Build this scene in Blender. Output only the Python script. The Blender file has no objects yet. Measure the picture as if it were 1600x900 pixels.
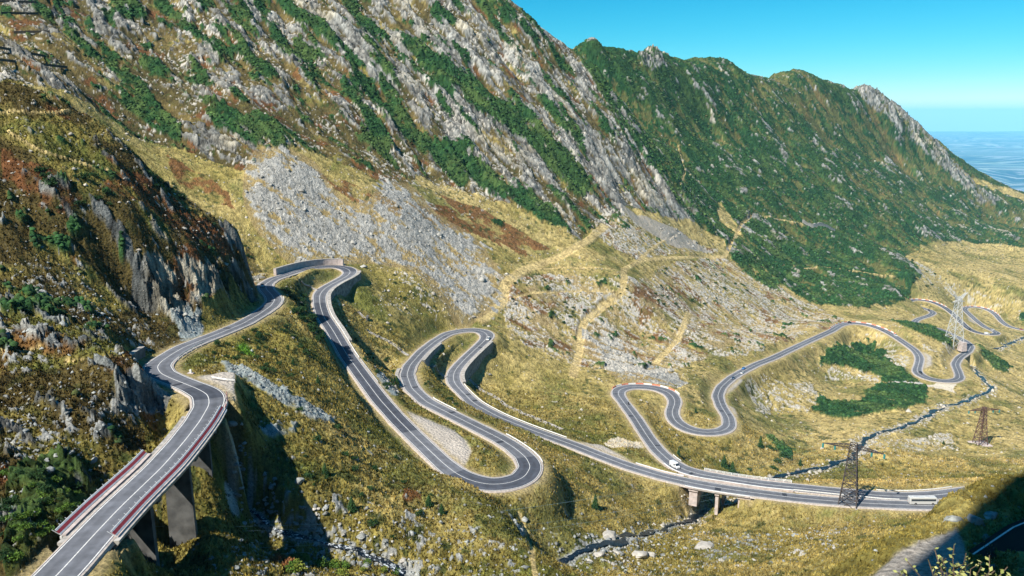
import bpy, math, random, os, time
import numpy as np
T0 = time.time()
random.seed(7)
rng = np.random.default_rng(11)
Q = float(os.environ.get('TQ', '1'))
D = bpy.data; C = bpy.context; SC = C.scene; COL = SC.collection

# ------------------------------------------------------------------ camera geometry
F = 1250.0
PITCH = math.atan((450 - 178) / F)
CP, SP = math.cos(PITCH), math.sin(PITCH)
def ray(px, py):
    a = (px - 800) / F; b = (py - 450) / F
    return a, CP - b * SP, -(b * CP) - SP
def at_z(px, py, z):
    a, f, u = ray(px, py); t = z / u
    return (a * t, f * t, z)
def at_Y(px, py, Y):
    a, f, u = ray(px, py); t = Y / f
    return (a * t, Y, u * t)

# ------------------------------------------------------------------ noise
def _h(ix, iy, s):
    n = (ix.astype(np.uint32) * np.uint32(374761393) + iy.astype(np.uint32) * np.uint32(668265263) + np.uint32((s * 2246822519) & 0xffffffff))
    n = (n ^ (n >> np.uint32(13))) * np.uint32(1274126177)
    n = n ^ (n >> np.uint32(16))
    return (n & np.uint32(0xffff)).astype(np.float32) / np.float32(65535.0)
def vnoise(x, y, s=0):
    x = np.asarray(x, np.float32); y = np.asarray(y, np.float32)
    xf = np.floor(x); yf = np.floor(y); ix = xf.astype(np.int32); iy = yf.astype(np.int32)
    fx = x - xf; fy = y - yf
    fx = fx * fx * fx * (fx * (fx * 6 - 15) + 10); fy = fy * fy * fy * (fy * (fy * 6 - 15) + 10)
    a = _h(ix, iy, s); b = _h(ix + 1, iy, s); c = _h(ix, iy + 1, s); d = _h(ix + 1, iy + 1, s)
    return (a + (b - a) * fx) * (1 - fy) + (c + (d - c) * fx) * fy     # 0..1
def fbm(x, y, o=4, s=0, g=.5):
    t = 0; a = 1; w = 0
    for i in range(o):
        r = .6 * i + .3
        cx = x * math.cos(r) - y * math.sin(r); cy = x * math.sin(r) + y * math.cos(r)
        t = t + a * (vnoise(cx * 2**i, cy * 2**i, s + 17 * i) - .5); w += a; a *= g
    return t / w * 1.6                                                   # about -0.6..0.6
def ridged(x, y, o=3, s=0):
    t = 0; a = 1; w = 0
    for i in range(o):
        n = 1 - np.abs(2 * vnoise(x * 2**i, y * 2**i, s + 31 * i) - 1)
        t = t + a * n * n; w += a; a *= .5
    return t / w
def facets(x, y, s=0, tilt=.8):
    """broken blocks: every cell of a Worley pattern is its own tilted plane; also the distance to the cell's border"""
    x = np.asarray(x, np.float32); y = np.asarray(y, np.float32); xf = np.floor(x); yf = np.floor(y); ix_ = xf.astype(np.int32); iy_ = yf.astype(np.int32)
    b1 = np.full(x.shape, 9, np.float32); b2 = b1.copy(); hh = np.zeros(x.shape, np.float32)
    for i in (-1, 0, 1):
        for j in (-1, 0, 1):
            cx = ix_ + i; cy = iy_ + j; dx = x - (cx + _h(cx, cy, s)); dy = y - (cy + _h(cx, cy, s + 1)); d = dx * dx + dy * dy
            h = _h(cx, cy, s + 2) + tilt * (dx * (_h(cx, cy, s + 3) - .5) + dy * (_h(cx, cy, s + 4) - .5)) * 2
            m = d < b1; b2 = np.where(m, b1, np.minimum(b2, d)); hh = np.where(m, h, hh); b1 = np.where(m, d, b1)
    return hh, np.sqrt(b2) - np.sqrt(b1)
def sstep(a, b, x):
    t = np.clip((x - a) / (b - a), 0, 1); return t * t * (3 - 2 * t)
def lerp(a, b, t): return a + (b - a) * t

# ------------------------------------------------------------------ the road's course
ROADPX = [(52,935),(89,900),(144.5,839),(188,793),(254,729.6),(289,689),(312,659),(327.5,632),(325,617),(309,608),(288.6,600),(267,591.5),(251,584),(245,574),(251,566),(265,556),(287,543),(317,531),(343,521),(380,505.6),(404.6,491.5),(423.5,478),(429.5,469),(425,461),(416,452),(415,444),(427,436),(446,430),(463,424.4),(486,418.7),(512,416),(531,416.5),(545,420),(549,426),(540.6,433),(523.6,441.4),(506.6,451),(499,461),(500,478),(505.6,495),(520,516),(543,556),(567,589),(594,625),(621,655),(648,682),(690,722),(712,740),(735,751.5),(765,758),(795,755.5),(819,746.5),(829.5,730),(822,715),(804,700),(780,685),(741,665.5),(702,646),(666,628),(643.5,607),(635.5,586),(640.5,571),(660,549),(680,533),(700,521),(720,516.7),(740,515),(755,517),(763,522.7),(761,529),(748,541),(730.7,557),(716,572),(708,584),(708.7,597),(717,607),(741,631),(780,652),(825,670),(879,689.5),(900,697),(940,713),(980,728),(1033,744),(1086.7,756),(1140,765),(1193,772),(1247,778.5),(1300,783),(1360,787),(1440,790),(1500,789),(1545,783),(1556,776),(1545,769),(1510,768),(1470,773),(1430,776),(1380,775),(1300,767.5),(1193,756.8),(1140,749),(1092,741),(1065,733),(1049,722.7),(1028,704),(1012,682.7),(993,653),(977,632),(965,616),(967,609),(977,605),(998.7,603.5),(1025,606),(1046.7,613),(1056,626.7),(1049,645),(1054.7,658.7),(1073,670.7),(1100,676.5),(1126.7,674.7),(1140,666.7),(1138.7,653),(1126.7,634.7),(1121,618.7),(1126.7,605),(1142.7,590.7),(1161,580),(1182.7,569),(1206.7,560),(1255,537),(1300,516.6),(1312.7,508),(1327,504.5),(1348.6,505.6),(1369.7,511),(1388.7,519.7),(1409.8,533.4),(1431,548),(1438,559),(1435,571.4),(1431,581),(1443.6,590.4),(1469,595.7),(1490,595.7),(1500.5,591),(1497,580),(1492,569.3),(1498.4,558.8),(1513,549),(1517.4,541),(1509,533.4),(1494,526),(1477,517.6),(1462,512),(1440,510),(1428,506),(1430,501),(1437,497.6),(1452,493.3),(1459.4,489),(1454,485),(1443.6,481.7),(1430,478),(1420,473),(1422,469),(1435,468),(1456,471),(1475,479.6),(1490,491),(1502.7,504),(1515,515.5),(1532,521.8),(1553,523),(1560.7,520.8),(1553,517.2),(1538.6,511),(1523.8,499.7),(1507,484),(1509,480),(1523.8,479),(1542.8,482.8),(1555.4,491),(1564,501.8),(1574.4,510),(1595.5,515.5),(1640,520),(1700,524)]
def integrate():
    z = -62.0; pts = []; prev = None; key = []
    for i, (px, py) in enumerate(ROADPX):
        if prev is None:
            pts.append(at_z(px, py, z)); key.append(0.0); prev = (px, py); continue
        g = 0.03 if i < 7 else 0.0735
        if 84 <= i <= 102: g = 0.004
        n = max(1, int(math.hypot(px - prev[0], py - prev[1]) / 4))
        for k in range(1, n + 1):
            qx = prev[0] + (px - prev[0]) * k / n; qy = prev[1] + (py - prev[1]) * k / n
            z = pts[-1][2]
            for _ in range(14):
                X, Y, Z = at_z(qx, qy, z); ds = math.hypot(X - pts[-1][0], Y - pts[-1][1])
                z = .5 * z + .5 * (pts[-1][2] - g * min(ds, 60))
            pts.append(at_z(qx, qy, z)); key.append(i - 1 + k / n)
        prev = (px, py)
    return np.array(pts), np.array(key)
rp, rkey = integrate()
seg = np.hypot(*np.diff(rp[:, :2], axis=0).T); rs = np.r_[0, np.cumsum(seg)]
S_ = np.arange(0, rs[-1], 1.0)
road = np.stack([np.interp(S_, rs, rp[:, k]) for k in range(3)], 1)
rk = np.interp(S_, rs, rkey)
def smooth_line(P, sig):
    out = P.copy()
    n = len(P)
    for i in range(n):
        w = int(3 * sig[i]) + 1; a = max(0, i - w); b = min(n, i + w + 1)
        m = min(i - a, b - 1 - i); a = i - m; b = i + m + 1
        k = np.exp(-.5 * ((np.arange(a, b) - i) / sig[i])**2); k /= k.sum()
        out[i] = (P[a:b] * k[:, None]).sum(0)
    return out
road = smooth_line(road, np.clip(road[:, 1] / 110, 2.2, 8))
rt = np.gradient(road, axis=0); rt[:, 2] = 0; rt /= np.linalg.norm(rt, axis=1)[:, None]
rn = np.stack([rt[:, 1], -rt[:, 0]], 1)           # right-hand side of travel
# curvature widens the carriageway in bends
ang = np.unwrap(np.arctan2(rt[:, 1], rt[:, 0])); curv = np.abs(np.gradient(ang))
curv = np.convolve(curv, np.ones(15) / 15, 'same')
HW = 3.25 + np.clip(curv * 14, 0, 1.1) 
def rs_of(k):      # sample index of a key position on the road
    return int(np.argmin(np.abs(rk - k)))
kk = lambda i: rs_of(i)
print('road', len(road), 'm  z', road[-1])

def proj(p):
    d = p[..., 1] * CP - p[..., 2] * SP
    return np.stack([800 + F * p[..., 0] / d, 450 - F * (p[..., 1] * SP + p[..., 2] * CP) / d], -1)
rpx = proj(road)
def ix(px, py):
    """road sample nearest to a photographed spot of the road"""
    return int(np.argmin((rpx[:, 0] - px)**2 + (rpx[:, 1] - py)**2))
BRIDGES = [(ix(150, 834), ix(314, 655)), (ix(1092, 757), ix(1160, 767)), (ix(1168, 753), ix(1100, 742))]
print('bridges', BRIDGES)
def onbridge(i): return any(a <= i <= b for a, b in BRIDGES)
# ------------------------------------------------------------------ ground control
ctrl = []   # (u, lnY, e)
def cp(x, y, z): ctrl.append((x / y, math.log(y), z / y))
def cpY(*a):
    for px, py, Y in a: cp(*at_Y(px, py, Y))
for i in range(0, len(road), 14):
    k = rk[i]
    if onbridge(i): continue
    cp(*road[i])
# streams
ST1 = [(395,800,-90),(450,832,-91.5),(500,845,-93),(560,862,-95),(600,880,-97),(640,898,-100)]
ST1 = [at_z(330,770,-87)] + [at_z(*p) for p in ST1]
ST2 = [(862,900,-122),(880,880,-121.5),(900,866,-121.5),(935,851,-123),(965,843,-127),(1000,837,-133),(1045,824,-145),(1085,808,-156),(1112,797,-163.5),(1150,786,-166),(1185,762,-167.5),(1205,747,-169),(1240,741,-172),(1290,729,-175),(1330,716,-178),(1345,694,-183),(1365,677,-187),(1410,668,-191),(1440,655,-195),(1470,638,-200),(1500,628,-204),(1530,618,-208),(1551,607,-211),(1542,597,-214),(1528,585,-219),(1518,572,-225)]
ST2 = [at_z(*p) for p in ST2]
ST3 = [at_z(1555,546,-262), at_z(1575,538,-266), at_z(1600,527,-272), at_z(1640,520,-278)]
for p in ST1 + ST2 + ST3[:2]: cp(*p)
# mountain
cpY((540,400,486),(600,408,505),(700,412,540),(780,410,560),(650,445,478),(850,410,600),(950,350,720),(980,440,600),
 (900,550,495),(1000,520,560),(1100,500,640),(1150,450,760),(1200,520,680),(1250,500,770),(1300,480,850),(1400,450,980),(1420,430,1080),
 (1500,430,1180),(1500,400,1420),(1590,380,1600),(1590,345,1850),(1590,450,1150),(1600,560,790),(1600,620,640),(1600,700,455),(1450,700,440),(1400,740,370),(1250,700,430),(1200,640,500),(1300,600,590),(1350,560,690),
 (1100,400,850),(1100,330,1000),(1150,380,930),
 (425,228,565),(410,330,500),(400,400,460),(300,300,500),(200,200,540),(0,90,520),(120,150,530),(350,250,540),(500,250,580),
 (0,0,650),(200,0,740),(400,0,830),(600,0,950),(790,0,1080),(0,-150,850),(300,-150,960),(600,-150,1150),
 (200,100,630),(400,100,690),(600,100,800),(800,100,930),(880,65,1030),(905,80,1045),(600,200,690),(500,310,540),(700,300,650),(800,200,800),
 (620,330,560),(760,380,590),(850,320,690),(930,330,740),(950,200,910),(1000,280,880),(900,130,970),(1040,260,960))
cpY((1000,180,1200),(1100,200,1350),(1200,200,1500),(1300,220,1700),(1400,250,1850),(1100,290,1120),(1200,300,1220),(1300,300,1380),(1400,320,1500),(1500,340,1700),(1200,400,980),(1300,400,1100),(1350,450,1000),(1250,440,920),(1400,390,1250),(1480,370,1550),(1550,350,1800))
SKY = [(905,75,1260),(940,73,1330),(965,80,1380),(990,93,1420),(1003,86,1450),(1015,84,1480),(1028,92,1500),(1042,108,1540),(1065,104,1600),(1090,97,1650),(1115,106,1680),(1145,120,1720),(1175,128,1780),(1210,117,1850),(1240,113,1900),(1265,121,1920),(1290,130,1960),(1330,143,2020),(1345,137,2040),(1362,143,2050),(1385,163,2080),(1392,165,2085),(1415,190,2110),(1440,212,2140),(1470,236,2170),(1500,267,2200),(1530,301,2240),(1560,315,2280),(1600,323,2350),(1700,340,2450)]
cpY(*SKY)
for px, py, Y in SKY:
    x, y, z = at_Y(px, py, Y)
    cp(x / y * Y * 1.12, Y * 1.12, (z / y - .09) * Y * 1.12)
for px in (820, 950, 1100, 1300, 1500, 1650, 1800):
    u = (px - 800) / F; cp(u * 3600, 3600, -700.)
for px, py, Y in ((790,0,1080),(840,35,1060),(880,65,1030)):
    x, y, z = at_Y(px, py, Y); cp(x / y * Y * 1.13, Y * 1.13, (z / y - .10) * Y * 1.13)
for px in (-100, 300, 600): u = (px - 800) / F; cp(u * 1500, 1500, 300.); cp(u * 2500, 2500, 200.)
# left spur
RIDGE = [(-120,60,300),(0,116,312),(60,140,315),(110,168,318),(150,192,320),(190,220,322),(225,255,325),(260,290,328),(295,318,330),(330,343,333),(360,360,336),(385,376,340),(394,395,344),(398,412,346)]
cpY(*RIDGE)
for px, py, Y in RIDGE:
    x, y, z = at_Y(px, py, Y)
    h = .09 if px < 350 else .05
    cp(x / y * Y * 1.12, Y * 1.12, (z / y - h) * Y * 1.12)
cpY((0,250,272),(100,300,268),(200,330,275),(300,380,292),(365,415,320),(0,170,295),(120,230,297),(260,330,305),
 (300,470,274),(325,500,267),(250,480,262),(355,450,300),(385,440,330),(392,470,318),(200,450,262),(100,400,250),(0,350,245),(0,430,228),(100,480,222),(200,520,226),(225,545,232),(240,535,238),
 (0,510,190),(100,530,188),(170,548,188),(215,565,186),(232,590,181),(180,600,172),(100,580,174),(0,560,172),
 (0,620,160),(100,630,158),(180,650,162),(245,655,176),(0,700,140),(100,700,145),(200,690,158),(235,700,150),(0,800,120),(60,845,106),(100,780,125),(130,815,118),(0,900,98))
for p in [(170,850,-72),(215,800,-74),(250,760,-76),(285,720,-76),(250,860,-85),(300,780,-88),(330,720,-84),(340,690,-80),(345,790,-87),(215,890,-82)]: cp(*at_z(*p))
cpY((330,825,135),(260,885,122),(400,860,138),(440,900,132),(520,900,137),(360,850,133),
 (362,662,178),(356,720,168),(360,780,160),(400,720,174),(400,560,235),(390,620,200),(450,520,275),(475,490,315),(450,600,222),(400,650,190),(500,660,205),(550,680,215),(450,720,178),(500,760,172),(600,740,200),(650,705,236),(700,735,222),(740,768,207),(780,803,190),(820,855,172),(860,905,158),(600,830,168),(700,830,177),(750,890,160),(450,780,166),(560,800,172),
 (505,545,300),(545,595,283),(590,645,262),(630,690,243))
cpY((860,790,226),(850,840,210),(950,780,262),(1000,760,297),(1060,785,290),(1000,815,251),(900,820,229),
 (1200,830,262),(1300,805,280),(1400,810,272),(1100,860,225),(1000,890,208),(1250,880,205),(1350,850,212),(1430,815,240),(1550,800,270))
for p in [(572,440,-94.5),(560,455,-96.5),(541,463,-98.5),(534,480,-100),(535,500,-102),(546,530,-105),(766,546,-134.5),(757,566,-137.5),(740,579,-139.5),(731,597,-141),(668,574,-128),(659,582,-129),(621,584,-127),(626,606,-127.5),(456,441,-93)]: cp(*at_z(*p))
# knoll under the camera's right hand
KN = [(1500,768,78),(1550,758,80),(1600,748,82),(1700,735,84),(1475,785,73),(1445,805,70),(1400,832,66),(1340,865,64),(1285,903,62)]
cpY(*KN)
for px, py, Y in KN:
    x, y, z = at_Y(px, py, Y); cp(x / y * Y * 1.15, Y * 1.15, (z / y - .12) * Y * 1.15); cp(x / y * Y * 1.45, Y * 1.45, (z / y - .17) * Y * 1.45)
cpY((1500,850,61),(1600,850,61),(1600,800,70),(1700,850,61),(1400,895,56),(1500,895,55),(1600,895,55),(1800,850,60))
for u in (-.95, -.6, -.35, 0, .3): 
    cp(u * 60, 60, -.84 * 60); cp(u * 30, 30, -.86 * 30); cp(u * 12, 12, -.9 * 12)
for u in (.5, .75, .95): cp(u * 40, 40, -.66 * 40); cp(u * 22, 22, -.7 * 22); cp(u * 11, 11, -.78 * 11)
for u in (-.3, 0, .3): cp(u * 100, 100, -.80 * 100)
ctrl = np.array(ctrl)
# merge duplicates
_, ui = np.unique(np.round(ctrl[:, :2] / .006), axis=0, return_index=True); ctrl = ctrl[ui]
print('control', len(ctrl))
cc = .012
def ker(a, b):
    d2 = (a[:, None, 0] - b[None, :, 0])**2 + (a[:, None, 1] - b[None, :, 1])**2
    return np.sqrt(d2 + cc * cc)
n = len(ctrl)
K = ker(ctrl, ctrl); K -= np.eye(n) * 3e-4
A = np.zeros((n + 3, n + 3)); A[:n, :n] = K; A[:n, n] = 1; A[:n, n + 1:] = ctrl[:, :2]; A[n:, :n] = A[:n, n:].T
sol = np.linalg.solve(A, np.r_[ctrl[:, 2], 0, 0, 0])
def rbf(u, v):
    out = np.empty(u.size); P = np.stack([u.ravel(), v.ravel()], 1)
    for i in range(0, len(P), 20000):
        p = P[i:i + 20000]
        out[i:i + 20000] = ker(p, ctrl) @ sol[:n] + sol[n] + p @ sol[n + 1:]
    return out.reshape(u.shape)
# ------------------------------------------------------------------ the ground grid: columns of X/Y, rows of Y
UMAX = .86
cols = np.linspace(-UMAX, UMAX, int(1560 * Q))
def rows_(a, b, d): return list(np.arange(math.log(a), math.log(b), d / Q))
vv = np.array(rows_(8, 50, .03) + rows_(50, 92, .006) + rows_(92, 300, .0030) + rows_(300, 1100, .0021) + rows_(1100, 2400, .0030) + rows_(2400, 4300, .03))
nu, nv = len(cols), len(vv)
cu = np.linspace(-UMAX, UMAX, 260); cv = np.linspace(vv[0], vv[-1], 620)
cg = rbf(*np.meshgrid(cu, cv))
def bil(g, u, v, U, V):
    fu = np.clip((u - U[0]) / (U[1] - U[0]), 0, len(U) - 1.001); fv = np.clip((v - V[0]) / (V[1] - V[0]), 0, len(V) - 1.001)
    i = fu.astype(int); j = fv.astype(int); a = fu - i; b = fv - j
    return (g[j, i] * (1 - a) + g[j, i + 1] * a) * (1 - b) + (g[j + 1, i] * (1 - a) + g[j + 1, i + 1] * a) * b
UU, VV = np.meshgrid(cols, vv)
YY = np.exp(VV); XX = UU * YY
BASE = bil(cg, UU, VV, cu, cv) * YY
print('grid', nu, nv, nu * nv, 'base z', time.time() - T0)
Z = BASE.copy()
def zat(x, y, G=None):
    G = Z if G is None else G
    x = np.asarray(x, float); y = np.asarray(y, float)
    u = np.clip(x / y, -UMAX, UMAX * .9999); v = np.log(y)
    fu = (u + UMAX) / (2 * UMAX) * (nu - 1); i = np.clip(fu.astype(int), 0, nu - 2); a = fu - i
    j = np.clip(np.searchsorted(vv, v) - 1, 0, nv - 2); b = np.clip((v - vv[j]) / (vv[j + 1] - vv[j]), 0, 1)
    return (G[j, i] * (1 - a) + G[j, i + 1] * a) * (1 - b) + (G[j + 1, i] * (1 - a) + G[j + 1, i + 1] * a) * b
def hit(px, py, G=None, ymin=40):
    """the first ground point on the sight line through a pixel"""
    a, f, u = ray(px, py)
    Ys = np.exp(np.arange(math.log(ymin), math.log(4200), .002))
    g = zat(a / f * Ys, Ys, G) - u / f * Ys
    k = np.nonzero(g > 0)[0]
    if len(k) == 0: k = [int(np.argmax(g / Ys))]
    Y = Ys[k[0]]
    if k[0] > 0:
        g0, g1 = g[k[0] - 1], g[k[0]]
        if g0 < 0 < g1: Y = Ys[k[0] - 1] + (Ys[k[0]] - Ys[k[0] - 1]) * (-g0 / (g1 - g0))
    X = a / f * Y
    return np.array((X, Y, float(zat(X, Y, G))))
# ------------------------------------------------------------------ distance to the road
RD = np.full(UU.shape, 99., np.float32); RZ = np.zeros(UU.shape, np.float32); RSD = np.zeros(UU.shape, np.float32); RI = np.zeros(UU.shape, np.int32)
def sweep(P, R, fn):
    for i, p in enumerate(P):
        if p[1] < 20: continue
        u0 = (p[0] - R) / (p[1] - R if p[0] - R < 0 else p[1] + R); u1 = (p[0] + R) / (p[1] + R if p[0] + R < 0 else p[1] - R)
        i0 = max(0, int((u0 + UMAX) / (2 * UMAX) * (nu - 1))); i1 = min(nu, int((u1 + UMAX) / (2 * UMAX) * (nu - 1)) + 2)
        j0 = max(0, np.searchsorted(vv, math.log(max(9, p[1] - R))) - 1); j1 = min(nv, np.searchsorted(vv, math.log(p[1] + R)) + 1)
        if i1 <= i0 or j1 <= j0: continue
        fn(i, p, slice(j0, j1), slice(i0, i1))
bridge_flag = np.array([onbridge(i) for i in range(len(road))])
bend = np.zeros(len(road), bool)
for a, b in BRIDGES: bend[max(0, a - 14):a + 1] = True; bend[b:b + 15] = True
def f_road(i, p, J, I):
    if bridge_flag[i]: return
    dx = XX[J, I] - p[0]; dy = YY[J, I] - p[1]; d = np.sqrt(dx * dx + dy * dy)
    m = d < RD[J, I]
    if bend[i]: m &= np.abs(dx * rt[i, 0] + dy * rt[i, 1]) < 1.6
    RD[J, I][m] = d[m]; RZ[J, I][m] = p[2]; RI[J, I][m] = i
    RSD[J, I][m] = (dx * rn[i, 0] + dy * rn[i, 1])[m]
sweep(road, 22, f_road)
print('road dist', time.time() - T0)
# how fast the ground leaves the road edge (m), per side; walls make it short
BL = np.full((len(road), 2), 9.0)         # 0 = left of travel, 1 = right
def wallspan(a, b, side, r=1.2):
    i, j = ix(*a), ix(*b); BL[min(i, j):max(i, j) + 1, side] = r
# walls: the ground drops straight beside the road there (side 0 = left of travel, 1 = right)
wallspan((549,424), (530,530), 0, 1.3)     # tall wall outside the first hairpin
wallspan((436,433), (470,422), 1, 1.5)
wallspan((640,606), (637,578), 0, 1.6); wallspan((648,563), (676,536), 1, 1.4)
wallspan((757,534), (708,600), 0, 1.3)
wallspan((1060,750), (1092,757), 1, 2.0); wallspan((1160,767), (1190,772), 1, 2.0)
wallspan((120,866), (150,834), 1, 2.5); wallspan((110,876), (150,834), 0, 4)
wallspan((314,655), (326,636), 1, 3.0); wallspan((314,655), (322,645), 0, 6)
for c in range(2): BL[:, c] = np.convolve(BL[:, c], np.ones(7) / 7, 'same')
BL = np.maximum(BL, 1.2)
bl = np.where(RSD < 0, BL[RI, 0], BL[RI, 1]); hw = HW[RI] + .7
near = RD < 21
wroad = np.where(near, 1 - sstep(0, 1, (RD - hw) / np.minimum(bl, 21 - hw - .5)), 0)
clear = np.where(near, sstep(hw + .4, hw + 7, RD), 1)      # 0 on the road, 1 well away from it

# ------------------------------------------------------------------ regions, as polygons on the ground
Zb = np.where(near, (RZ - .3) * wroad + BASE * (1 - wroad), BASE)
def world_poly(px, closed=True):
    out = []
    n = len(px)
    for i in range(n if closed else n - 1):
        a, b = px[i], px[(i + 1) % n]
        m = max(1, int(math.hypot(a[0] - b[0], a[1] - b[1]) / 14))
        for k in range(m):
            out.append(hit(a[0] + (b[0] - a[0]) * k / m, a[1] + (b[1] - a[1]) * k / m, Zb)[:2])
    if not closed: out.append(hit(*px[-1], Zb)[:2])
    return np.array(out)
WX = (XX + 5 * fbm(XX / 14, YY / 14, 3, 5) + 9 * fbm(XX / 60, YY / 60, 2, 6)).astype(np.float32)
WY = (YY + 5 * fbm(XX / 14, YY / 14, 3, 8) + 9 * fbm(XX / 60, YY / 60, 2, 9)).astype(np.float32)
nearw = sstep(60, 300, YY)
WX = XX + (WX - XX) * (.3 + .7 * nearw); WY = YY + (WY - YY) * (.3 + .7 * nearw)
def inside(P, warp=True):
    x0, y0 = P.min(0) - 16; x1, y1 = P.max(0) + 16
    m = (XX > x0) & (XX < x1) & (YY > y0) & (YY < y1)
    xs = (WX if warp else XX)[m]; ys = (WY if warp else YY)[m]; c = np.zeros(len(xs), bool)
    j = len(P) - 1
    for i in range(len(P)):
        xi, yi = P[i]; xj, yj = P[j]
        if yi != yj:
            c ^= ((yi > ys) != (yj > ys)) & (xs < (xj - xi) * (ys - yi) / (yj - yi) + xi)
        j = i
    out = np.zeros(XX.shape, np.float32); out[m] = c; return out
def poly(*lists, warp=True):
    o = np.zeros(XX.shape, np.float32)
    for L in lists: o = np.maximum(o, inside(world_poly(L), warp))
    return o
def blur(a, r):
    r = max(1, int(r * Q))
    for ax in (0, 1):
        for _ in range(2):
            p = np.pad(a, [(r + 1, r) if k == ax else (0, 0) for k in (0, 1)], mode='edge').cumsum(ax, dtype=np.float64)
            n = a.shape[ax]
            hi = np.take(p, np.arange(2 * r + 1, 2 * r + 1 + n), ax); lo = np.take(p, np.arange(0, n), ax)
            a = ((hi - lo) / (2 * r + 1)).astype(np.float32)
    return a
def track(L, half, soft=1.5):
    P = world_poly(L, False); seg = np.hypot(*np.diff(P, axis=0).T); s = np.r_[0, np.cumsum(seg)]
    t = np.arange(0, s[-1], 1.5); Q_ = np.stack([np.interp(t, s, P[:, 0]), np.interp(t, s, P[:, 1])], 1)
    sm = 5
    if len(Q_) > 2 * sm:
        k = np.ones(sm) / sm; Qp = np.pad(Q_, [(sm // 2, sm // 2), (0, 0)], mode='edge'); Q_ = np.stack([np.convolve(Qp[:, c], k, 'valid') for c in (0, 1)], 1)
    d = np.full(XX.shape, 99., np.float32)
    def f(i, p, J, I):
        np.minimum(d[J, I], np.hypot(XX[J, I] - p[0], YY[J, I] - p[1]), out=d[J, I])
    sweep(Q_, half + soft + 3, f)
    return d, Q_
M_rock = poly([(-60,-60),(300,-60),(790,-60),(800,3),(905,78),(960,150),(1010,240),(1060,290),(1110,345),(1060,350),(985,322),(945,350),(900,372),(860,345),(800,318),(740,300),(660,275),(640,290),(600,285),(520,250),(480,232),(430,228),(395,262),(330,240),(270,215),(210,208),(150,165),(60,130),(-60,112)])
M_scree = poly([(430,228),(452,238),(498,262),(520,300),(556,335),(590,350),(640,398),(640,414),(590,405),(520,402),(470,398),(440,386),(412,352),(393,312),(396,268)],
               [(600,290),(640,292),(664,330),(700,352),(762,388),(735,408),(640,414),(590,365),(560,330),(585,325)],
               [(650,422),(782,414),(772,470),(742,495),(716,500),(690,452)],
               [(915,510),(952,525),(1000,566),(1058,592),(1000,600),(958,585),(922,556)])
M_scree2 = poly([(352,574),(400,588),(442,612),(505,650),(520,668),(470,652),(412,618),(356,590)],
               [(362,690),(420,668),(488,668),(478,684),(420,692),(398,735),(385,790),(352,800),(350,735)],
               [(440,775),(480,790),(545,850),(560,868),(500,850),(430,805)],
               [(828,774),(858,760),(892,766),(876,782),(842,785)], [(265,505),(330,498),(345,512),(300,535),(262,540)],
               [(600,590),(632,620),(628,632),(612,618)], [(790,790),(798,790),(812,826),(840,828),(838,832),(806,832)])
M_grey = poly([(955,316),(1002,334),(1060,362),(1112,396),(1060,388),(1000,352)], warp=False)
M_green = poly([(896,74),(940,66),(990,85),(1040,108),(1090,90),(1175,122),(1240,108),(1330,138),(1400,195),(1500,275),(1620,325),(1620,385),(1450,378),(1418,402),(1442,440),(1412,468),(1350,486),(1268,472),(1222,446),(1172,404),(1152,352),(1112,296),(1076,284),(1030,232),(975,180),(930,120)], [(905,85),(1130,170),(1120,340),(1190,395),(1180,416),(1150,410),(1128,374),(1085,346),(1040,300),(1000,240),(955,175),(918,110)])
skyY = np.interp(UU, [ (p[0]-800)/F*1.02 for p in SKY], [p[2] for p in SKY])
M_green = np.maximum(M_green, ((YY > .9 * skyY) & (UU > .075)).astype(np.float32))
M_crag = poly([(1333,136),(1360,138),(1392,158),(1442,205),(1500,260),(1548,308),(1556,322),(1530,316),(1478,272),(1420,218),(1375,180),(1350,160)], [(998,84),(1016,80),(1034,92),(1042,108),(1020,112),(1006,100)])
M_crag = np.maximum(M_crag, (np.abs(YY - 1.0 * skyY) < 22) * (UU > .43) * (UU < .61) * (fbm(UU*60,UU*0,2,3) > -.25))
M_jun = poly([(1398,503),(1440,502),(1480,528),(1500,541),(1484,547),(1448,532)],
             [(1268,548),(1330,532),(1402,535),(1392,562),(1442,600),(1444,636),(1400,642),(1342,656),(1300,652),(1270,640),(1276,620),(1330,632),(1372,594),(1330,575),(1278,562)],
             [(1502,530),(1542,546),(1592,578),(1560,582),(1520,552)], [(1588,488),(1620,490),(1620,505),(1590,500)],
             [(1140,398),(1180,412),(1225,446),(1205,452),(1160,425)],
             [(1200,685),(1235,700),(1230,722),(1212,712)],
             [(530,82),(562,95),(602,150),(700,225),(790,285),(882,338),(888,362),(840,346),(780,302),(690,250),(642,220),(590,168)],
             [(602,30),(652,60),(742,120),(832,180),(902,250),(942,308),(900,300),(830,232),(742,172),(642,92)],
             [(400,8),(440,50),(522,118),(502,116),(430,62)], [(580,212),(604,214),(610,236),(592,238)],
             [(140,60),(170,80),(240,150),(300,215),(280,215),(205,150)],
             [(765,346),(790,348),(792,360),(770,358)], [(850,215),(900,245),(935,300),(912,296),(868,250)])
M_red = poly([(170,250),(255,295),(330,352),(388,375),(384,410),(330,408),(250,350),(180,305)],
             [(255,232),(330,278),(372,330),(340,322),(276,285)], [(500,268),(560,298),(700,325),(800,398),(760,375),(640,335),(560,320)],
             [(690,310),(760,330),(860,388),(820,400),(760,372)], [(640,760),(672,790),(692,850),(660,840),(640,800)],
             [(1050,118),(1100,130),(1130,170),(1105,165),(1060,135)], [(1130,180),(1180,215),(1165,215),(1130,195)],
             [(0,240),(100,280),(150,340),(120,350),(60,300),(0,270)], [(430,870),(470,875),(470,890),(440,895)])
M_pale = poly([(780,430),(980,435),(1130,400),(1240,460),(1320,500),(1230,530),(1000,590),(900,570),(790,520)],
              [(950,320),(1130,395),(1000,405),(930,365)])
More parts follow.
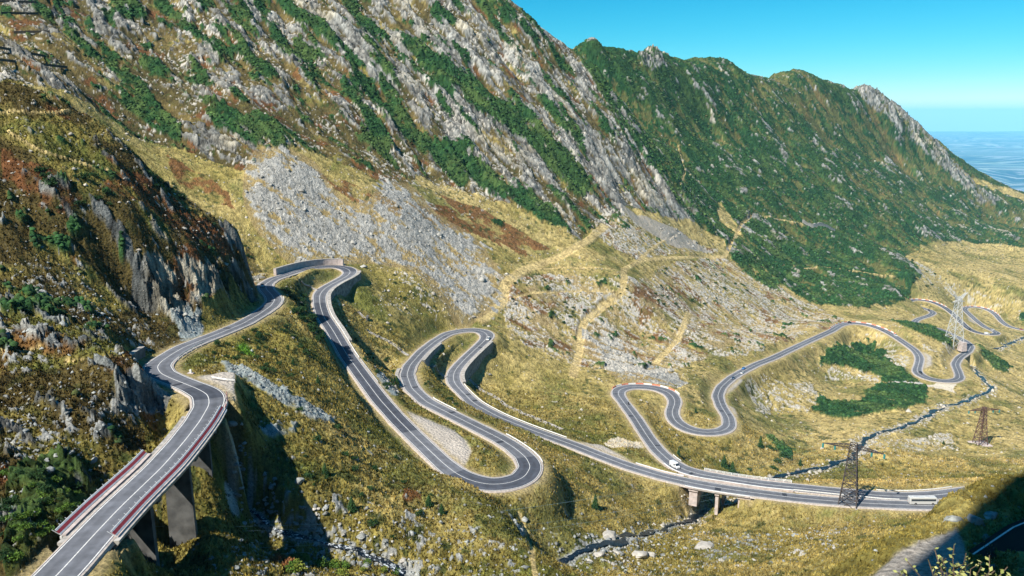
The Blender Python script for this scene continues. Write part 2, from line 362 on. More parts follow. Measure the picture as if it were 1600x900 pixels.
M_pale2 = poly([(1300,535),(1400,520),(1440,560),(1400,600),(1280,590)], [(1160,600),(1260,590),(1290,640),(1190,650)], [(1420,400),(1500,450),(1600,470),(1600,500),(1500,470),(1440,440)],
               [(1330,690),(1500,680),(1500,700),(1340,712)], [(1450,540),(1500,545),(1490,560),(1450,552)])
M_stony = poly([(690,800),(840,870),(860,910),(640,905),(600,830)], [(400,740),(560,790),(640,880),(640,905),(380,905),(340,860),(380,800)],
               [(860,880),(940,850),(1100,830),(1330,820),(1340,850),(1100,890),(1000,905),(860,905)], [(0,400),(120,420),(220,520),(200,560),(80,500),(0,470)],
               [(0,640),(180,620),(260,660),(150,730),(0,720)], [(0,740),(100,740),(130,800),(60,850),(0,850)],
               [(620,420),(760,420),(780,520),(700,520),(600,480)])
M_cliff = poly([(205,480),(250,440),(300,425),(330,440),(395,398),(412,440),(404,470),(340,500),(262,545),(225,520)],
               [(105,565),(165,545),(232,568),(270,620),(262,650),(180,660),(120,630)], [(330,340),(395,380),(412,440),(385,450),(372,400)])
M_near = poly([(-60,100),(110,160),(260,285),(395,395),(412,450),(340,505),(240,560),(250,620),(270,650),(60,870),(-60,960)])
M_lush = poly([(0,735),(120,720),(150,760),(125,820),(60,868),(0,905)], warp=True)
M_moss = poly([(353,655),(378,650),(392,668),(380,682),(356,680)], [(372,548),(392,540),(402,556),(385,566)])
M_lay = poly([(634,641),(682,668),(722,684),(737,708),(727,727),(712,738),(690,712),(660,682)], [(903,690),(942,697),(988,722),(962,722),(920,706)],
             [(1150,585),(1162,600),(1136,616),(1124,604)], [(1130,632),(1148,639),(1153,652),(1141,658)], [(1440,550),(1455,558),(1456,571),(1440,578)],
             [(305,590),(345,594),(376,602),(380,616),(360,642),(347,628),(335,606)], [(1512,488),(1526,498),(1524,506),(1514,498)],
             [(1330,925),(1400,868),(1462,838),(1494,828),(1506,850),(1515,925)], warp=False)
M_sand = poly([(954,690),(975,686),(1003,696),(1002,702),(968,698)], [(1380,600),(1500,596),(1490,612),(1470,606)], warp=True)
trk = np.full(XX.shape, 99., np.float32)
for L, h in (([(752,500),(785,472),(790,442),(820,421),(880,400),(920,374),(946,352)], 2.6), ([(820,421),(880,419),(962,422)], .9), ([(975,420),(973,455),(940,480),(910,508),(902,560),(895,588)], 2.2),
             ([(975,420),(1002,406),(1060,402),(1132,402),(1158,352),(1178,336)], 1.6), ([(802,466),(830,458),(962,456)], 1.0), ([(1000,404),(1030,380),(1056,368)], 1.0),
             ([(1076,490),(1060,530),(1010,582)], 1.8), ([(642,416),(782,412)], 1.0), ([(1178,336),(1255,348)], 1.0), ([(1215,418),(1290,418),(1400,430)], 1.0), ([(1060,225),(1070,270),(1062,290)], 1.0),
             ([(-20,170),(60,175),(112,171)], .5), ([(10,200),(60,232),(130,252),(172,268)], .6), ([(-20,552),(60,545),(84,540)], .5), ([(105,566),(150,564),(190,560)], .5), ([(810,800),(828,850),(838,905)], .6), ([(1060,770),(1110,800),(1135,818)], .5)):
    d, _ = track(L, h); trk = np.minimum(trk, d / h)
gul = np.full(XX.shape, 99., np.float32)
streams = []
for S, h in ((ST1, .8), (ST2, 1.25), (ST3, 1.5)):
    P = np.array(S); s = np.r_[0, np.cumsum(np.hypot(*np.diff(P[:, :2], axis=0).T))]; t = np.arange(0, s[-1], 1.2)
    P = np.stack([np.interp(t, s, P[:, k]) for k in range(3)], 1); P = smooth_line(P, np.full(len(P), 2.5))
    P[:, 0] += (1 + h) * 1.5 * fbm(t / 11, t * 0, 3, 3); P[:, 1] += (1 + h) * 1.5 * fbm(t / 11, t * 0 + 9, 3, 4)
    # water only runs downhill
    P[:, 2] = np.minimum.accumulate(P[:, 2]); streams.append((P, h))
SD = np.full(XX.shape, 99., np.float32); SZ = np.zeros(XX.shape, np.float32)
for P, h in streams:
    def f(i, p, J, I):
        d = np.hypot(XX[J, I] - p[0], YY[J, I] - p[1]) / h; m = d < SD[J, I]; SD[J, I][m] = d[m]; SZ[J, I][m] = p[2]
    sweep(P, 9, f)
print('masks', time.time() - T0)

# ------------------------------------------------------------------ relief
dirs = ((.90, -.43), (.62, -.78), (.30, -.95))
wy = [1 - sstep(560, 700, YY), 0, sstep(1050, 1300, YY)]; wy[1] = 1 - wy[0] - wy[2]
def along2(fn):
    o = np.zeros(XX.shape, np.float32); e = o.copy()
    for k, (dx, dy) in enumerate(dirs):
        m = wy[k] > 0; a, b_ = fn((-XX * dy + YY * dx)[m], (XX * dx + YY * dy)[m], k * 40); o[m] += wy[k][m] * a; e[m] += wy[k][m] * b_
    return o, e
def along(fn, sel=(0, 1, 2)):
    o = np.zeros(XX.shape, np.float32)
    for k, (dx, dy) in enumerate(dirs):
        m = wy[k] > 0
        o[m] += (wy[k][m] * fn((-XX * dy + YY * dx)[m] * 1., (XX * dx + YY * dy)[m] * 1., k * 40))
    return o
rib = along(lambda p, q, s: fbm(p / 34, q / 120, 3, 101 + s))
rib2 = along(lambda p, q, s: fbm(p / 11, q / 34, 3, 131 + s))
rid = along(lambda p, q, s: ridged(p / 9, q / 22, 3, 151 + s))
fine = along(lambda p, q, s: ridged(p / 2.6, q / 6, 2, 171 + s))
grn = along(lambda p, q, s: fbm(p / 13, q / 42, 3, 191 + s))
n60 = fbm(XX / 60, YY / 60, 3, 1); n12 = fbm(XX / 12, YY / 12, 3, 2); n3 = fbm(XX / 3.2, YY / 3.2, 2, 3); n1 = vnoise(XX / 1.1, YY / 1.1, 4) - .5; n05 = vnoise(XX / .45, YY / .45, 12) - .5
Ms = blur(M_rock, 14); Mg = blur(M_green, 10); Mn = blur(M_near, 10)
# rock on the mountain
patchM = fbm(XX / 90, YY / 90, 3, 333)
rib3 = along(lambda p, q, s: fbm(p / 4.2, q / 15, 3, 271 + s))
rockf = rib * .30 + rib2 * .62 + rib3 * .6 + (rid - .5) * .25 + .3 * n3 - .13 + .25 * sstep(600, 850, YY) + .30 * patchM
rock = sstep(-.02, .06, rockf) * (M_rock > .5)
rockg = np.maximum(sstep(.30, .35, rib * .25 + rib2 * .3 + .7 * n12 + .3 * n60 + .25 * n3) * (M_green > .5), M_crag * sstep(-.25, -.15, rib2 + n3))
# the near spur: slabs that dip like the mountain's
ribn = fbm((XX * .43 + YY * .9) / 7, (XX * .9 - YY * .43) / 26, 4, 211)
nearf = ribn + .35 * n3 + .12 * n12
rockn = sstep(.31, .36, nearf) * (M_near > .5)
ridn = ridged((XX * .43 + YY * .9) / 4.5, (XX * .9 - YY * .43) / 9, 3, 231)
gY, gX = np.gradient(BASE)
dYv = np.gradient(YY, axis=0); dXu = np.gradient(XX, axis=1)
fx = gX / np.maximum(dXu, 1e-3); fy = (gY - fx * np.gradient(XX, axis=0)) / dYv
slope = np.hypot(fx, fy)
cliff = M_cliff * sstep(.62, .95, slope + .25 * n12)
fc0, fe0 = along2(lambda p, q, s: facets(p / 15 + .4 * fbm(p / 9, q / 9, 2, 9), q / 24, 600 + s, 1.2)); fc1, fe1 = along2(lambda p, q, s: facets(p / 4.5 + .5 * fbm(p / 4, q / 4, 2, 9), q / 8, 500 + s, 1.2)); fc2, fe2 = facets(XX / 2.6 + .3 * n3, YY / 3.6, 520); fc3, fe3 = facets(XX / 1.3, YY / 1.3, 540)
mon = np.clip(Ms + .8 * Mg * .5, 0, 1)
disp = Ms * (rib * 12 + rib2 * 6.5 + rib3 * 1.2 + rock * (.6 + .5 * (rid - .4) + 2.0 * (fc0 - .5) + 1.4 * (fc1 - .5) + .9 * (fc2 - .5) - 1.2 * sstep(.12, 0, fe1)))
disp += Mg * (rib * 9 + rib2 * 2.6 + n60 * 10 + rockg * 2 + rockg * fine * 2) + blur(M_crag.astype(np.float32), 3) * (4 + 14 * (rid - .4) + 5 * (fine - .4))
oth = (1 - np.clip(Ms + Mg, 0, 1)) * sstep(45, 130, YY)
disp += oth * (n60 * 3.2 + n12 * 1.2)
disp += sstep(40, 55, YY) * (YY < 130) * (.30 * n3 + .35 * n1 + .3 * n05 + .6 * fbm(XX / 9, YY / 9, 2, 90))
disp += Mn * (ribn * 3.0 + rockn * (.8 + 1.5 * (fc2 - .3) + .8 * (fc3 - .5)))
cl = blur(cliff, 2)
disp += cl * (5.5 * (ridn - .5) + 4.5 * ribn + 2.0 * (fc1 - .5) + 1.6 * (fc2 - .5) + 1.0 * (fc3 - .5))
# stones in the grass
dens = .0 + .15 * M_stony + .20 * M_pale + .18 * M_pale2 + .14 * blur(M_rock, 3) + .07 * Mn + .08 * sstep(-.1, .3, n60) + .25 * sstep(6, 1.5, SD)
dens = np.where(YY < 95, .05, dens)
st_big = vnoise(XX / 2.4, YY / 2.4, 31) * .75 + .25 * vnoise(XX / .9, YY / .9, 32)
st_sm = vnoise(XX / 1.15, YY / 1.15, 33) * .8 + .2 * vnoise(XX / .5, YY / .5, 34)
patch = fbm(XX / 22, YY / 22, 3, 35)
stripes = along(lambda p, q, s: fbm(p / 5, q / 16, 2, 251 + s))
palef = sstep(.07, .2, stripes + .35 * patch + .3 * n3) * (M_pale + .7 * M_pale2 > .4)
stone = np.maximum(sstep(.0, .05, st_big - (.90 - dens * .62 - .25 * patch * (dens > .1))), sstep(.0, .06, st_sm - (.90 - dens * .55 - .25 * patch * (dens > .1))))
stone = np.maximum(stone, palef * sstep(.42, .5, st_sm))
bs_ = blur(M_scree, 9)
scr = np.maximum(sstep(.40, .50, .70 * bs_ + .75 * stripes + .5 * patch + .35 * n3) * (bs_ > .05), sstep(.46, .60, .9 * blur(M_scree2, 4) + .45 * n12 + .4 * n3)); scr = np.maximum(scr, sstep(.25, .7, blur(M_scree, 16)) * sstep(.62, .66, st_sm))
blocks = np.abs(vnoise(XX / 1.3, YY / 1.3, 61) - .5) * 2 * .6 + vnoise(XX / .7, YY / .7, 62) * .4
disp += stone * .45 * clear + scr * (.5 * blocks + .8 * fc3 + .5 * (fc2 - .5)) * (.6 + .2 * M_scree2)
# dwarf pine
junn = sstep(-.02, .05, grn + .25 * n3 + .10 * n12)
jun = np.maximum(sstep(.40, .5, blur(M_jun, 3) + .7 * n12 + .5 * n3 + .35 * patch - .14) * (M_jun + blur(M_jun, 6) > .1), M_green * sstep(-.24, -.14, grn * .25 + .35 * n12 + .45 * n60 + .25 * n3 - .10 * sstep(1300, 1700, YY)) * (1 - rockg))
jun = np.maximum(jun, (M_rock > .5) * sstep(.15, .20, grn + .22 * n3 - .35 * sstep(.1, .5, rockf) + .12 * sstep(450, 850, YY) - .05))
jun = np.maximum(jun, (M_near > .5) * sstep(.36, .41, fbm(XX / 9, YY / 9, 3, 301) + .2 * n3) * (1 - M_cliff))
jun = np.maximum(jun, (M_pale > .5) * sstep(.42, .47, fbm(XX / 10, YY / 10, 3, 302) + .2 * n3))
jun = np.maximum(jun, M_lush * sstep(-.1, 0, fbm(XX / 5, YY / 5, 3, 303)))
jun *= (1 - .9 * cliff) * sstep(.95, 1.4, trk) * clear
jf = vnoise(XX / 2.1, YY / 2.1, 63) * .6 + vnoise(XX / .9, YY / .9, 64) * .4
disp += jun * (.9 + 1.3 * jf)
allr = np.clip(rock + rockg + rockn, 0, 1)
tus = sstep(.5, .8, vnoise(XX / .8, YY / .8, 66)); disp += (1 - .7 * allr) * clear * sstep(45, 130, YY) * (.40 * n1 + .25 * n05 + .35 * n3 + .30 * tus)
flat = sstep(1.6, .9, trk)
lay = blur(M_lay, 1)
disp *= np.maximum(.0, 1 - .85 * flat) * (1 - lay * .95)
keep = np.where(near, np.minimum(1, sstep(0, 1, (RD - hw) / 4.0) + 0), 1)
disp *= np.clip(keep, 0, 1) * np.where(SD < 60, sstep(.8, 3.0, SD), 1)
Z = BASE + disp
laynear = np.where(near, (1 - sstep(.2, .9, 1 - M_lay)) * sstep(20, 17, RD), 0)
laynear = blur(laynear.astype(np.float32), 5)
Z = Z * (1 - laynear) + (RZ - .25) * laynear
Z = np.where(near, (RZ - .3) * wroad + Z * (1 - wroad), Z)
sw = np.where(SD < 9, sstep(5.5, .8, SD), 0)
Z = Z * (1 - sw) + (SZ - .5 + .35 * n1) * sw
def f_under(i, p, J, I):
    if not bridge_flag[max(0, i - 10):i + 10].any(): return
    d = np.hypot(XX[J, I] - p[0], YY[J, I] - p[1]); m = d < 6.5
    Z[J, I][m] = np.minimum(Z[J, I][m], p[2] - (1.5 if bridge_flag[i] else .25))
Z = Z.astype(np.float32); sweep(road, 7, f_under)
gY, gX = np.gradient(Z); fx = gX / np.maximum(dXu, 1e-3); fy = (gY - fx * np.gradient(XX, axis=0)) / dYv; slz = np.hypot(fx, fy)
gentle = (YY < 100) + sstep(.95, .55, blur(slz.astype(np.float32), 1))
print('relief', time.time() - T0)

# ------------------------------------------------------------------ colours of the ground (albedo)
def c3(*c): return np.array(c, np.float32)
def mix(a, b, t): return a + (b - a) * t[..., None]
olive, gold, green, straw = c3(.205, .172, .046), c3(.40, .31, .125), c3(.055, .085, .016), c3(.42, .33, .14)
M_bench = poly([(-60,498),(60,505),(180,540),(212,562),(150,568),(0,578),(-60,580)])
far = sstep(150, 620, YY) * .55 + sstep(-120, 250, XX) * .40
g = np.clip(far + n60 * .7 + n12 * .5 + .25 * n3, 0, 1)
A = mix(olive[None, None], gold, g)
A = mix(A, green, np.clip(sstep(.05, .35, fbm(XX / 26, YY / 26, 3, 71) + .3 * n3) * .6, 0, 1))
A = mix(A, straw, np.clip(sstep(.12, .4, fbm(XX / 18, YY / 18, 4, 72)) * .5 * sstep(.2, .7, far), 0, 1))
heath, heath2 = c3(.135, .055, .022), c3(.10, .075, .026)
A = mix(A, c3(.30, .225, .12), np.clip(M_pale, 0, 1) * sstep(-.25, .2, n12 + .4 * n3) * .7)
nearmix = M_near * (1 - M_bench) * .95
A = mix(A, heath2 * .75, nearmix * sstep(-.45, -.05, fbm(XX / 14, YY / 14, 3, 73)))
A = mix(A, c3(.125, .095, .035), M_rock * sstep(-.5, -.1, n12))
A = mix(A, c3(.075, .062, .024), M_rock * sstep(-.1, .2, fbm(XX / 30, YY / 30, 3, 74)) * .9)
rf = np.maximum(M_red * sstep(-.3, .05, n12 + .5 * n3), (M_rock + M_near + .35 * M_pale > .3) * .9 * sstep(.2, .36, fbm(XX / 16, YY / 16, 3, 75) + .2 * n3))
A = mix(A, heath, rf * .85)
gb = M_green * (1 - jun)
A = mix(A, mix(c3(.085, .095, .03)[None, None], c3(.17, .12, .045), sstep(-.1, .3, n12)), gb * .9)
A = mix(A, c3(.50, .38, .17) * (1 + .3 * n12 + .3 * n1)[..., None], flat * .9)
A = mix(A, c3(.05, .15, .012), blur(M_moss, 2) * .9 * sstep(-.4, 0, n3))
A = mix(A, c3(.04, .065, .014), M_lush * .6)
A *= np.clip(1 + .5 * n3 + .5 * n1 + .45 * n05 + .3 * (tus - .4), .25, 2.2)[..., None]
spk = sstep(.80, .84, vnoise(XX / 2.2, YY / 2.2, 67) + .12 * n05 + .25 * patch) * (1 - M_near * .5)
A = mix(A, c3(.03, .05, .015), spk * clear * .75 * (1 - flat) * (YY > 95) * (1 - M_green))
rockc = mix(c3(.090, .092, .085)[None, None], c3(.180, .177, .158), sstep(-.3, .4, rib2 + n3 * .5))
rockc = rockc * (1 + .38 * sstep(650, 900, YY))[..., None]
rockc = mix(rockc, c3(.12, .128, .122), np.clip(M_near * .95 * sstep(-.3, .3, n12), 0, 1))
rockc = mix(rockc, c3(.12, .11, .09), np.clip(sstep(.62, .3, rid) * .45 + sstep(.1, .5, fbm(XX / 5, YY / 5, 3, 81)) * .5, 0, 1) * (M_rock > .5))
rockc = mix(rockc, c3(.36, .32, .23), sstep(.25, .45, fbm(XX / 40, YY / 40, 2, 82))[...] * .6)
rockc *= np.clip(1 + .5 * n3 + .5 * n1 + .4 * n05 + .6 * rib3 + .5 * (fc2 - .5), .3, 2)[..., None] * (1 - .5 * sstep(.10, .02, fe1))[..., None] * (1 - .45 * sstep(.06, .01, fe0))[..., None] * (.8 + .4 * fc0)[..., None]
allrock = np.clip(np.maximum.reduce([rock, rockg, rockn, cliff * sstep(-.35, -.1, n12 + .6 * n3)]), 0, 1)
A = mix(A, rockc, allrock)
screec = mix(c3(.36, .35, .315)[None, None], c3(.20, .198, .18), np.clip(.35 * blocks + .75 * (1 - fc3), 0, 1))
A = mix(A, c3(.26, .19, .09) * (1 + .4 * n1)[..., None], (bs_ > .2) * (1 - scr) * .7)
screec = mix(screec, c3(.20, .25, .255), np.clip(M_scree2 + .6 * (YY < 240), 0, 1) * .7)
screec *= (1 + .5 * n1 + .4 * n3)[..., None]
A = mix(A, screec, np.clip(scr, 0, 1))
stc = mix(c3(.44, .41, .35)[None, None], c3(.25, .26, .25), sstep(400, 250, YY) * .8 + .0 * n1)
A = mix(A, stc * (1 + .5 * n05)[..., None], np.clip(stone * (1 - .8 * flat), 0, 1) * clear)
junc = mix(c3(.010, .036, .015)[None, None], c3(.032, .078, .021), np.clip(jf * 1.1 - .1, 0, 1))
junc = mix(junc, c3(.05, .075, .02), np.clip(M_lush * .6 + sstep(.1, .4, n60) * .25, 0, 1))
junc = mix(junc, c3(.075, .105, .03), sstep(.0, .35, fbm(XX / 22, YY / 22, 4, 79) + .3 * n3) * .5)
A = mix(A, junc * np.clip(1 + .8 * n1 + .6 * n3 + .5 * n05, .3, 2)[..., None], jun)
A = mix(A, c3(.33, .30, .255), M_grey * .85)
A = mix(A, c3(.40, .36, .31) * (1 + .25 * n12 + .2 * n1)[..., None], np.clip(blur(M_lay, 1) * gentle, 0, 1))
A = mix(A, c3(.58, .52, .42), M_sand * .9)
# road verge: dust and short grass
verge = np.where(near, sstep(hw + 3.0, hw + .2, RD + 1.2 * n3), 0)
A = mix(A, c3(.34, .27, .14) * (1 + .4 * n1)[..., None], verge * .75)
bed = np.where(SD < 9, sstep(2.0, 1.0, SD + .9 * n3), 0)
A = mix(A, c3(.25, .26, .25) * (1 + .8 * n1)[..., None], bed * .8)
A = np.clip(A, .003, .8).astype(np.float32)
print('colours', time.time() - T0)
# ------------------------------------------------------------------ helpers for nodes, meshes, tags
def new_mat(name, base=(.5, .5, .5), rough=.9, metal=0., spec=.3):
    m = D.materials.new(name); m.use_nodes = True; b = m.node_tree.nodes['Principled BSDF']
    b.inputs['Base Color'].default_value = (*base, 1); b.inputs['Roughness'].default_value = rough; b.inputs['Metallic'].default_value = metal
    b.inputs['Specular IOR Level'].default_value = spec
    return m, m.node_tree, b
def N(nt, t, **k):
    n = nt.nodes.new(t)
    for a, v in k.items():
        if a.startswith('i_'): n.inputs[a[2:].replace('_', ' ')].default_value = v
        else: setattr(n, a, v)
    return n
def noisy(name, base, dark=.6, light=1.3, scale=2., rough=.9, bump=0., metal=0., spec=.3, detail=4, bdist=.05):
    m, nt, b = new_mat(name, base, rough, metal, spec)
    tc = N(nt, 'ShaderNodeTexCoord'); n = N(nt, 'ShaderNodeTexNoise', i_Scale=scale, i_Detail=detail); nt.links.new(tc.outputs['Object'], n.inputs['Vector'])
    r = N(nt, 'ShaderNodeValToRGB'); r.color_ramp.elements[0].position = .3; r.color_ramp.elements[1].position = .7
    r.color_ramp.elements[0].color = (*[c * dark for c in base], 1); r.color_ramp.elements[1].color = (*[min(.9, c * light) for c in base], 1)
    nt.links.new(n.outputs['Fac'], r.inputs[0]); nt.links.new(r.outputs[0], b.inputs['Base Color'])
    if bump:
        bp = N(nt, 'ShaderNodeBump', i_Strength=bump, i_Distance=bdist); nt.links.new(n.outputs['Fac'], bp.inputs['Height']); nt.links.new(bp.outputs[0], b.inputs['Normal'])
    return m
def grid_mesh(name, X, Y, Zz, col=None):
    nj, ni = X.shape
    me = D.meshes.new(name); co = np.stack([X, Y, Zz], -1).astype(np.float32).reshape(-1)
    me.vertices.add(nj * ni); me.vertices.foreach_set('co', co)
    a = (np.arange(nj - 1)[:, None] * ni + np.arange(ni - 1)[None]).ravel()
    q = np.stack([a, a + 1, a + ni + 1, a + ni], 1).astype(np.int32).ravel()
    nf = len(a); me.loops.add(nf * 4); me.loops.foreach_set('vertex_index', q)
    me.polygons.add(nf); me.polygons.foreach_set('loop_start', np.arange(0, nf * 4, 4, dtype=np.int32)); me.polygons.foreach_set('loop_total', np.full(nf, 4, np.int32))
    me.polygons.foreach_set('use_smooth', np.ones(nf, bool))
    me.update(calc_edges=True)
    if col is not None:
        at = me.attributes.new('albedo', 'FLOAT_COLOR', 'POINT')
        at.data.foreach_set('color', np.concatenate([col, np.ones(col.shape[:2] + (1,), np.float32)], -1).reshape(-1))
    o = D.objects.new(name, me); COL.objects.link(o); return o
def tag(o, label=None, cat=None, group=None, kind=None):
    if label: o['label'] = label
    if cat: o['category'] = cat
    if group: o['group'] = group
    if kind: o['kind'] = kind
    return o
def empty(name, loc, rz=0, label=None, cat=None, group=None):
    o = D.objects.new(name, None); o.empty_display_size = .5; o.location = loc; o.rotation_euler = (0, 0, rz); COL.objects.link(o)
    return tag(o, label, cat, group)
class MB:
    def __init__(s): s.v = []; s.f = []; s.m = []
    def add(s, V, Fs, mi=0):
        b = len(s.v); s.v += [tuple(map(float, p)) for p in V]; s.f += [tuple(b + i for i in f) for f in Fs]; s.m += [mi] * len(Fs)
    def box(s, c, d, rz=0, mi=0, taper=1.):
        cx, cy, cz = c; a, b, h = d[0] / 2, d[1] / 2, d[2] / 2; V = []
        for sz in (-1, 1):
            t = taper if sz > 0 else 1
            for sx, sy in ((-1, -1), (1, -1), (1, 1), (-1, 1)):
                x, y = sx * a * t, sy * b * t; V.append((cx + x * math.cos(rz) - y * math.sin(rz), cy + x * math.sin(rz) + y * math.cos(rz), cz + sz * h))
        s.add(V, [(3, 2, 1, 0), (4, 5, 6, 7), (0, 1, 5, 4), (1, 2, 6, 5), (2, 3, 7, 6), (3, 0, 4, 7)], mi)
    def bar(s, p, q, w, h=None, mi=0, n=4):
        p = np.array(p, float); q = np.array(q, float); h = h or w; d = q - p; L = np.linalg.norm(d)
        if L < 1e-6: return
        d /= L; up = np.array((0, 0, 1.)) if abs(d[2]) < .95 else np.array((1., 0, 0)); r = np.cross(d, up); r /= np.linalg.norm(r); u = np.cross(r, d)
        V = []
        for e in (p, q):
            for k in range(n):
                a = 2 * math.pi * (k + .5) / n; V.append(e + r * math.cos(a) * w * .7071 + u * math.sin(a) * h * .7071)
        s.add(V, [tuple(range(n - 1, -1, -1)), tuple(range(n, 2 * n))] + [(k, (k + 1) % n, n + (k + 1) % n, n + k) for k in range(n)], mi)
    def ribbon(s, P, Nn, offs, mi=0, close=False):
        """a profile of (side offset, height) swept along P"""
        n = len(offs); V = []
        for p, q in zip(P, Nn):
            for o, h in offs: V.append((p[0] + q[0] * o, p[1] + q[1] * o, p[2] + h))
        Fs = []
        for i in range(len(P) - 1):
            for k in range(n if close else n - 1):
                k2 = (k + 1) % n; Fs.append((i * n + k, i * n + k2, (i + 1) * n + k2, (i + 1) * n + k))
        if close: Fs += [tuple(range(n)), tuple(range((len(P) - 1) * n, len(P) * n))[::-1]]
        s.add(V, Fs, mi)
    def build(s, name, mats, parent=None, smooth=False):
        me = D.meshes.new(name); me.from_pydata(s.v, [], s.f)
        for m in (mats if isinstance(mats, (list, tuple)) else [mats]): me.materials.append(m)
        me.polygons.foreach_set('material_index', s.m)
        if smooth: me.polygons.foreach_set('use_smooth', [True] * len(s.f))
        import bmesh
        bm = bmesh.new(); bm.from_mesh(me); bmesh.ops.recalc_face_normals(bm, faces=bm.faces); bm.to_mesh(me); bm.free()
        o = D.objects.new(name, me); COL.objects.link(o)
        if parent: o.parent = parent
        return o
# ------------------------------------------------------------------ ground
ground = grid_mesh('ground', XX, YY, Z, A); tag(ground, kind='structure')
m, nt, b = new_mat('ground_cover', rough=.95, spec=.08)
at = N(nt, 'ShaderNodeAttribute', attribute_name='albedo'); tc = N(nt, 'ShaderNodeTexCoord')
n1_ = N(nt, 'ShaderNodeTexNoise', i_Scale=2.2, i_Detail=8, i_Roughness=.8); nt.links.new(tc.outputs['Object'], n1_.inputs['Vector'])
n2_ = N(nt, 'ShaderNodeTexVoronoi', i_Scale=1.1); nt.links.new(tc.outputs['Object'], n2_.inputs['Vector'])
mr = N(nt, 'ShaderNodeMapRange'); mr.inputs['From Min'].default_value = .3; mr.inputs['From Max'].default_value = .7; mr.inputs['To Min'].default_value = .35; mr.inputs['To Max'].default_value = 1.65
nt.links.new(n1_.outputs['Fac'], mr.inputs['Value'])
mx = N(nt, 'ShaderNodeMix', data_type='RGBA', blend_type='MULTIPLY'); mx.inputs[0].default_value = 1
nt.links.new(at.outputs['Color'], mx.inputs[6]); nt.links.new(mr.outputs[0], mx.inputs[7]); nt.links.new(mx.outputs[2], b.inputs['Base Color'])
ad = N(nt, 'ShaderNodeMath', operation='ADD'); nt.links.new(n1_.outputs['Fac'], ad.inputs[0]); nt.links.new(n2_.outputs['Distance'], ad.inputs[1])
bp = N(nt, 'ShaderNodeBump', i_Strength=.9, i_Distance=.45); nt.links.new(ad.outputs[0], bp.inputs['Height']); nt.links.new(bp.outputs[0], b.inputs['Normal'])
ground.data.materials.append(m)
MGROUND = m
# unseen hill added behind the camera to shade the near bench
gx = np.linspace(-420, 420, 170); gy = np.linspace(-420, 60, 120)
HX, HY = np.meshgrid(gx, gy)
# unseen hillside joined to the ground sheet; crag added to shade the bench
th0 = math.atan(UMAX * .995)
TH = np.linspace(th0, 2 * math.pi - th0, 260); RR = np.exp(np.linspace(math.log(9), math.log(900), 170))
TT, RQ = np.meshgrid(TH, RR)
HX = RQ * np.sin(TT); HY = RQ * np.cos(TT)
ex = np.sin(th0) * RQ; ey = np.cos(th0) * RQ
zr_ = zat(ex, ey); zl_ = zat(-ex, ey)
fr = sstep(0, .4, TT - th0); fl = sstep(0, .16, 2 * math.pi - th0 - TT)
lat = .707 * HX - .707 * HY; sb = -(.707 * HX + .707 * HY)
wob = 2 * fbm(HX / 7, HY / 7, 3, 402)
behind = -8.5 + np.maximum(125 * sstep(7, 22, sb + wob) * sstep(-18.6, -15.8, lat + wob) * sstep(-5, -9, lat), np.clip(.8 * sb - 12, 0, 110) * sstep(-13, -8, lat)) + .10 * sb
behind = np.where(lat < -18, lerp(behind, np.maximum(-6 - .62 * RQ, -110 + .1 * sb), sstep(-19, -24, lat)), behind)
behind = np.maximum(behind, -8.5 - .4 * RQ) + 4 * fbm(HX / 12, HY / 12, 4, 403) * sstep(10, 40, RQ)
HZ = np.where(TT < math.pi, zr_ * (1 - fr) + behind * fr, zl_ * (1 - fl) + behind * fl)
rb_ = fbm(HX / 9, HY / 9, 4, 404)[..., None]
HC = (c3(.15, .12, .03) + (c3(.3, .29, .26) - c3(.15, .12, .03)) * sstep(-.1, .1, rb_)).astype(np.float32)
hill = grid_mesh('hillside', HX, HY, HZ, HC); hill.data.materials.append(MGROUND); tag(hill, kind='structure')
# the lowland far below, beyond the range
def plain_mat():
    m, nt, b = new_mat('haze_blue_fields', rough=1, spec=0)
    tc = N(nt, 'ShaderNodeTexCoord'); mp = N(nt, 'ShaderNodeMapping'); nt.links.new(tc.outputs['Object'], mp.inputs[0]); mp.inputs['Scale'].default_value = (.00035, .0005, 1)
    a = N(nt, 'ShaderNodeTexNoise', i_Scale=1., i_Detail=7, i_Roughness=.6); nt.links.new(mp.outputs[0], a.inputs['Vector'])
    v = N(nt, 'ShaderNodeTexVoronoi', i_Scale=3.5); nt.links.new(mp.outputs[0], v.inputs['Vector'])
    r = N(nt, 'ShaderNodeValToRGB'); e = r.color_ramp.elements; e[0].position = .46; e[0].color = (.004, .05, .12, 1); e[1].position = .60; e[1].color = (.34, .40, .42, 1)  # distance haze put into the fields as blue base colour
    nt.links.new(a.outputs['Fac'], r.inputs[0])
    mx = N(nt, 'ShaderNodeMix', data_type='RGBA', blend_type='MULTIPLY'); mx.inputs[0].default_value = .35; nt.links.new(r.outputs[0], mx.inputs[6]); nt.links.new(v.outputs['Color'], mx.inputs[7]); nt.links.new(mx.outputs[2], b.inputs['Base Color'])
    return m
PX, PY = np.meshgrid(np.linspace(-60000, 90000, 60), np.r_[np.linspace(3300, 12000, 20), np.linspace(14000, 62000, 14)])
pz = -1300 + 60 * fbm(PX / 4000, PY / 4000, 3, 500) + 420 * sstep(9000, 3300, PY)
pl = grid_mesh('plain', PX, PY, pz); pl.data.materials.append(plain_mat()); tag(pl, kind='structure')
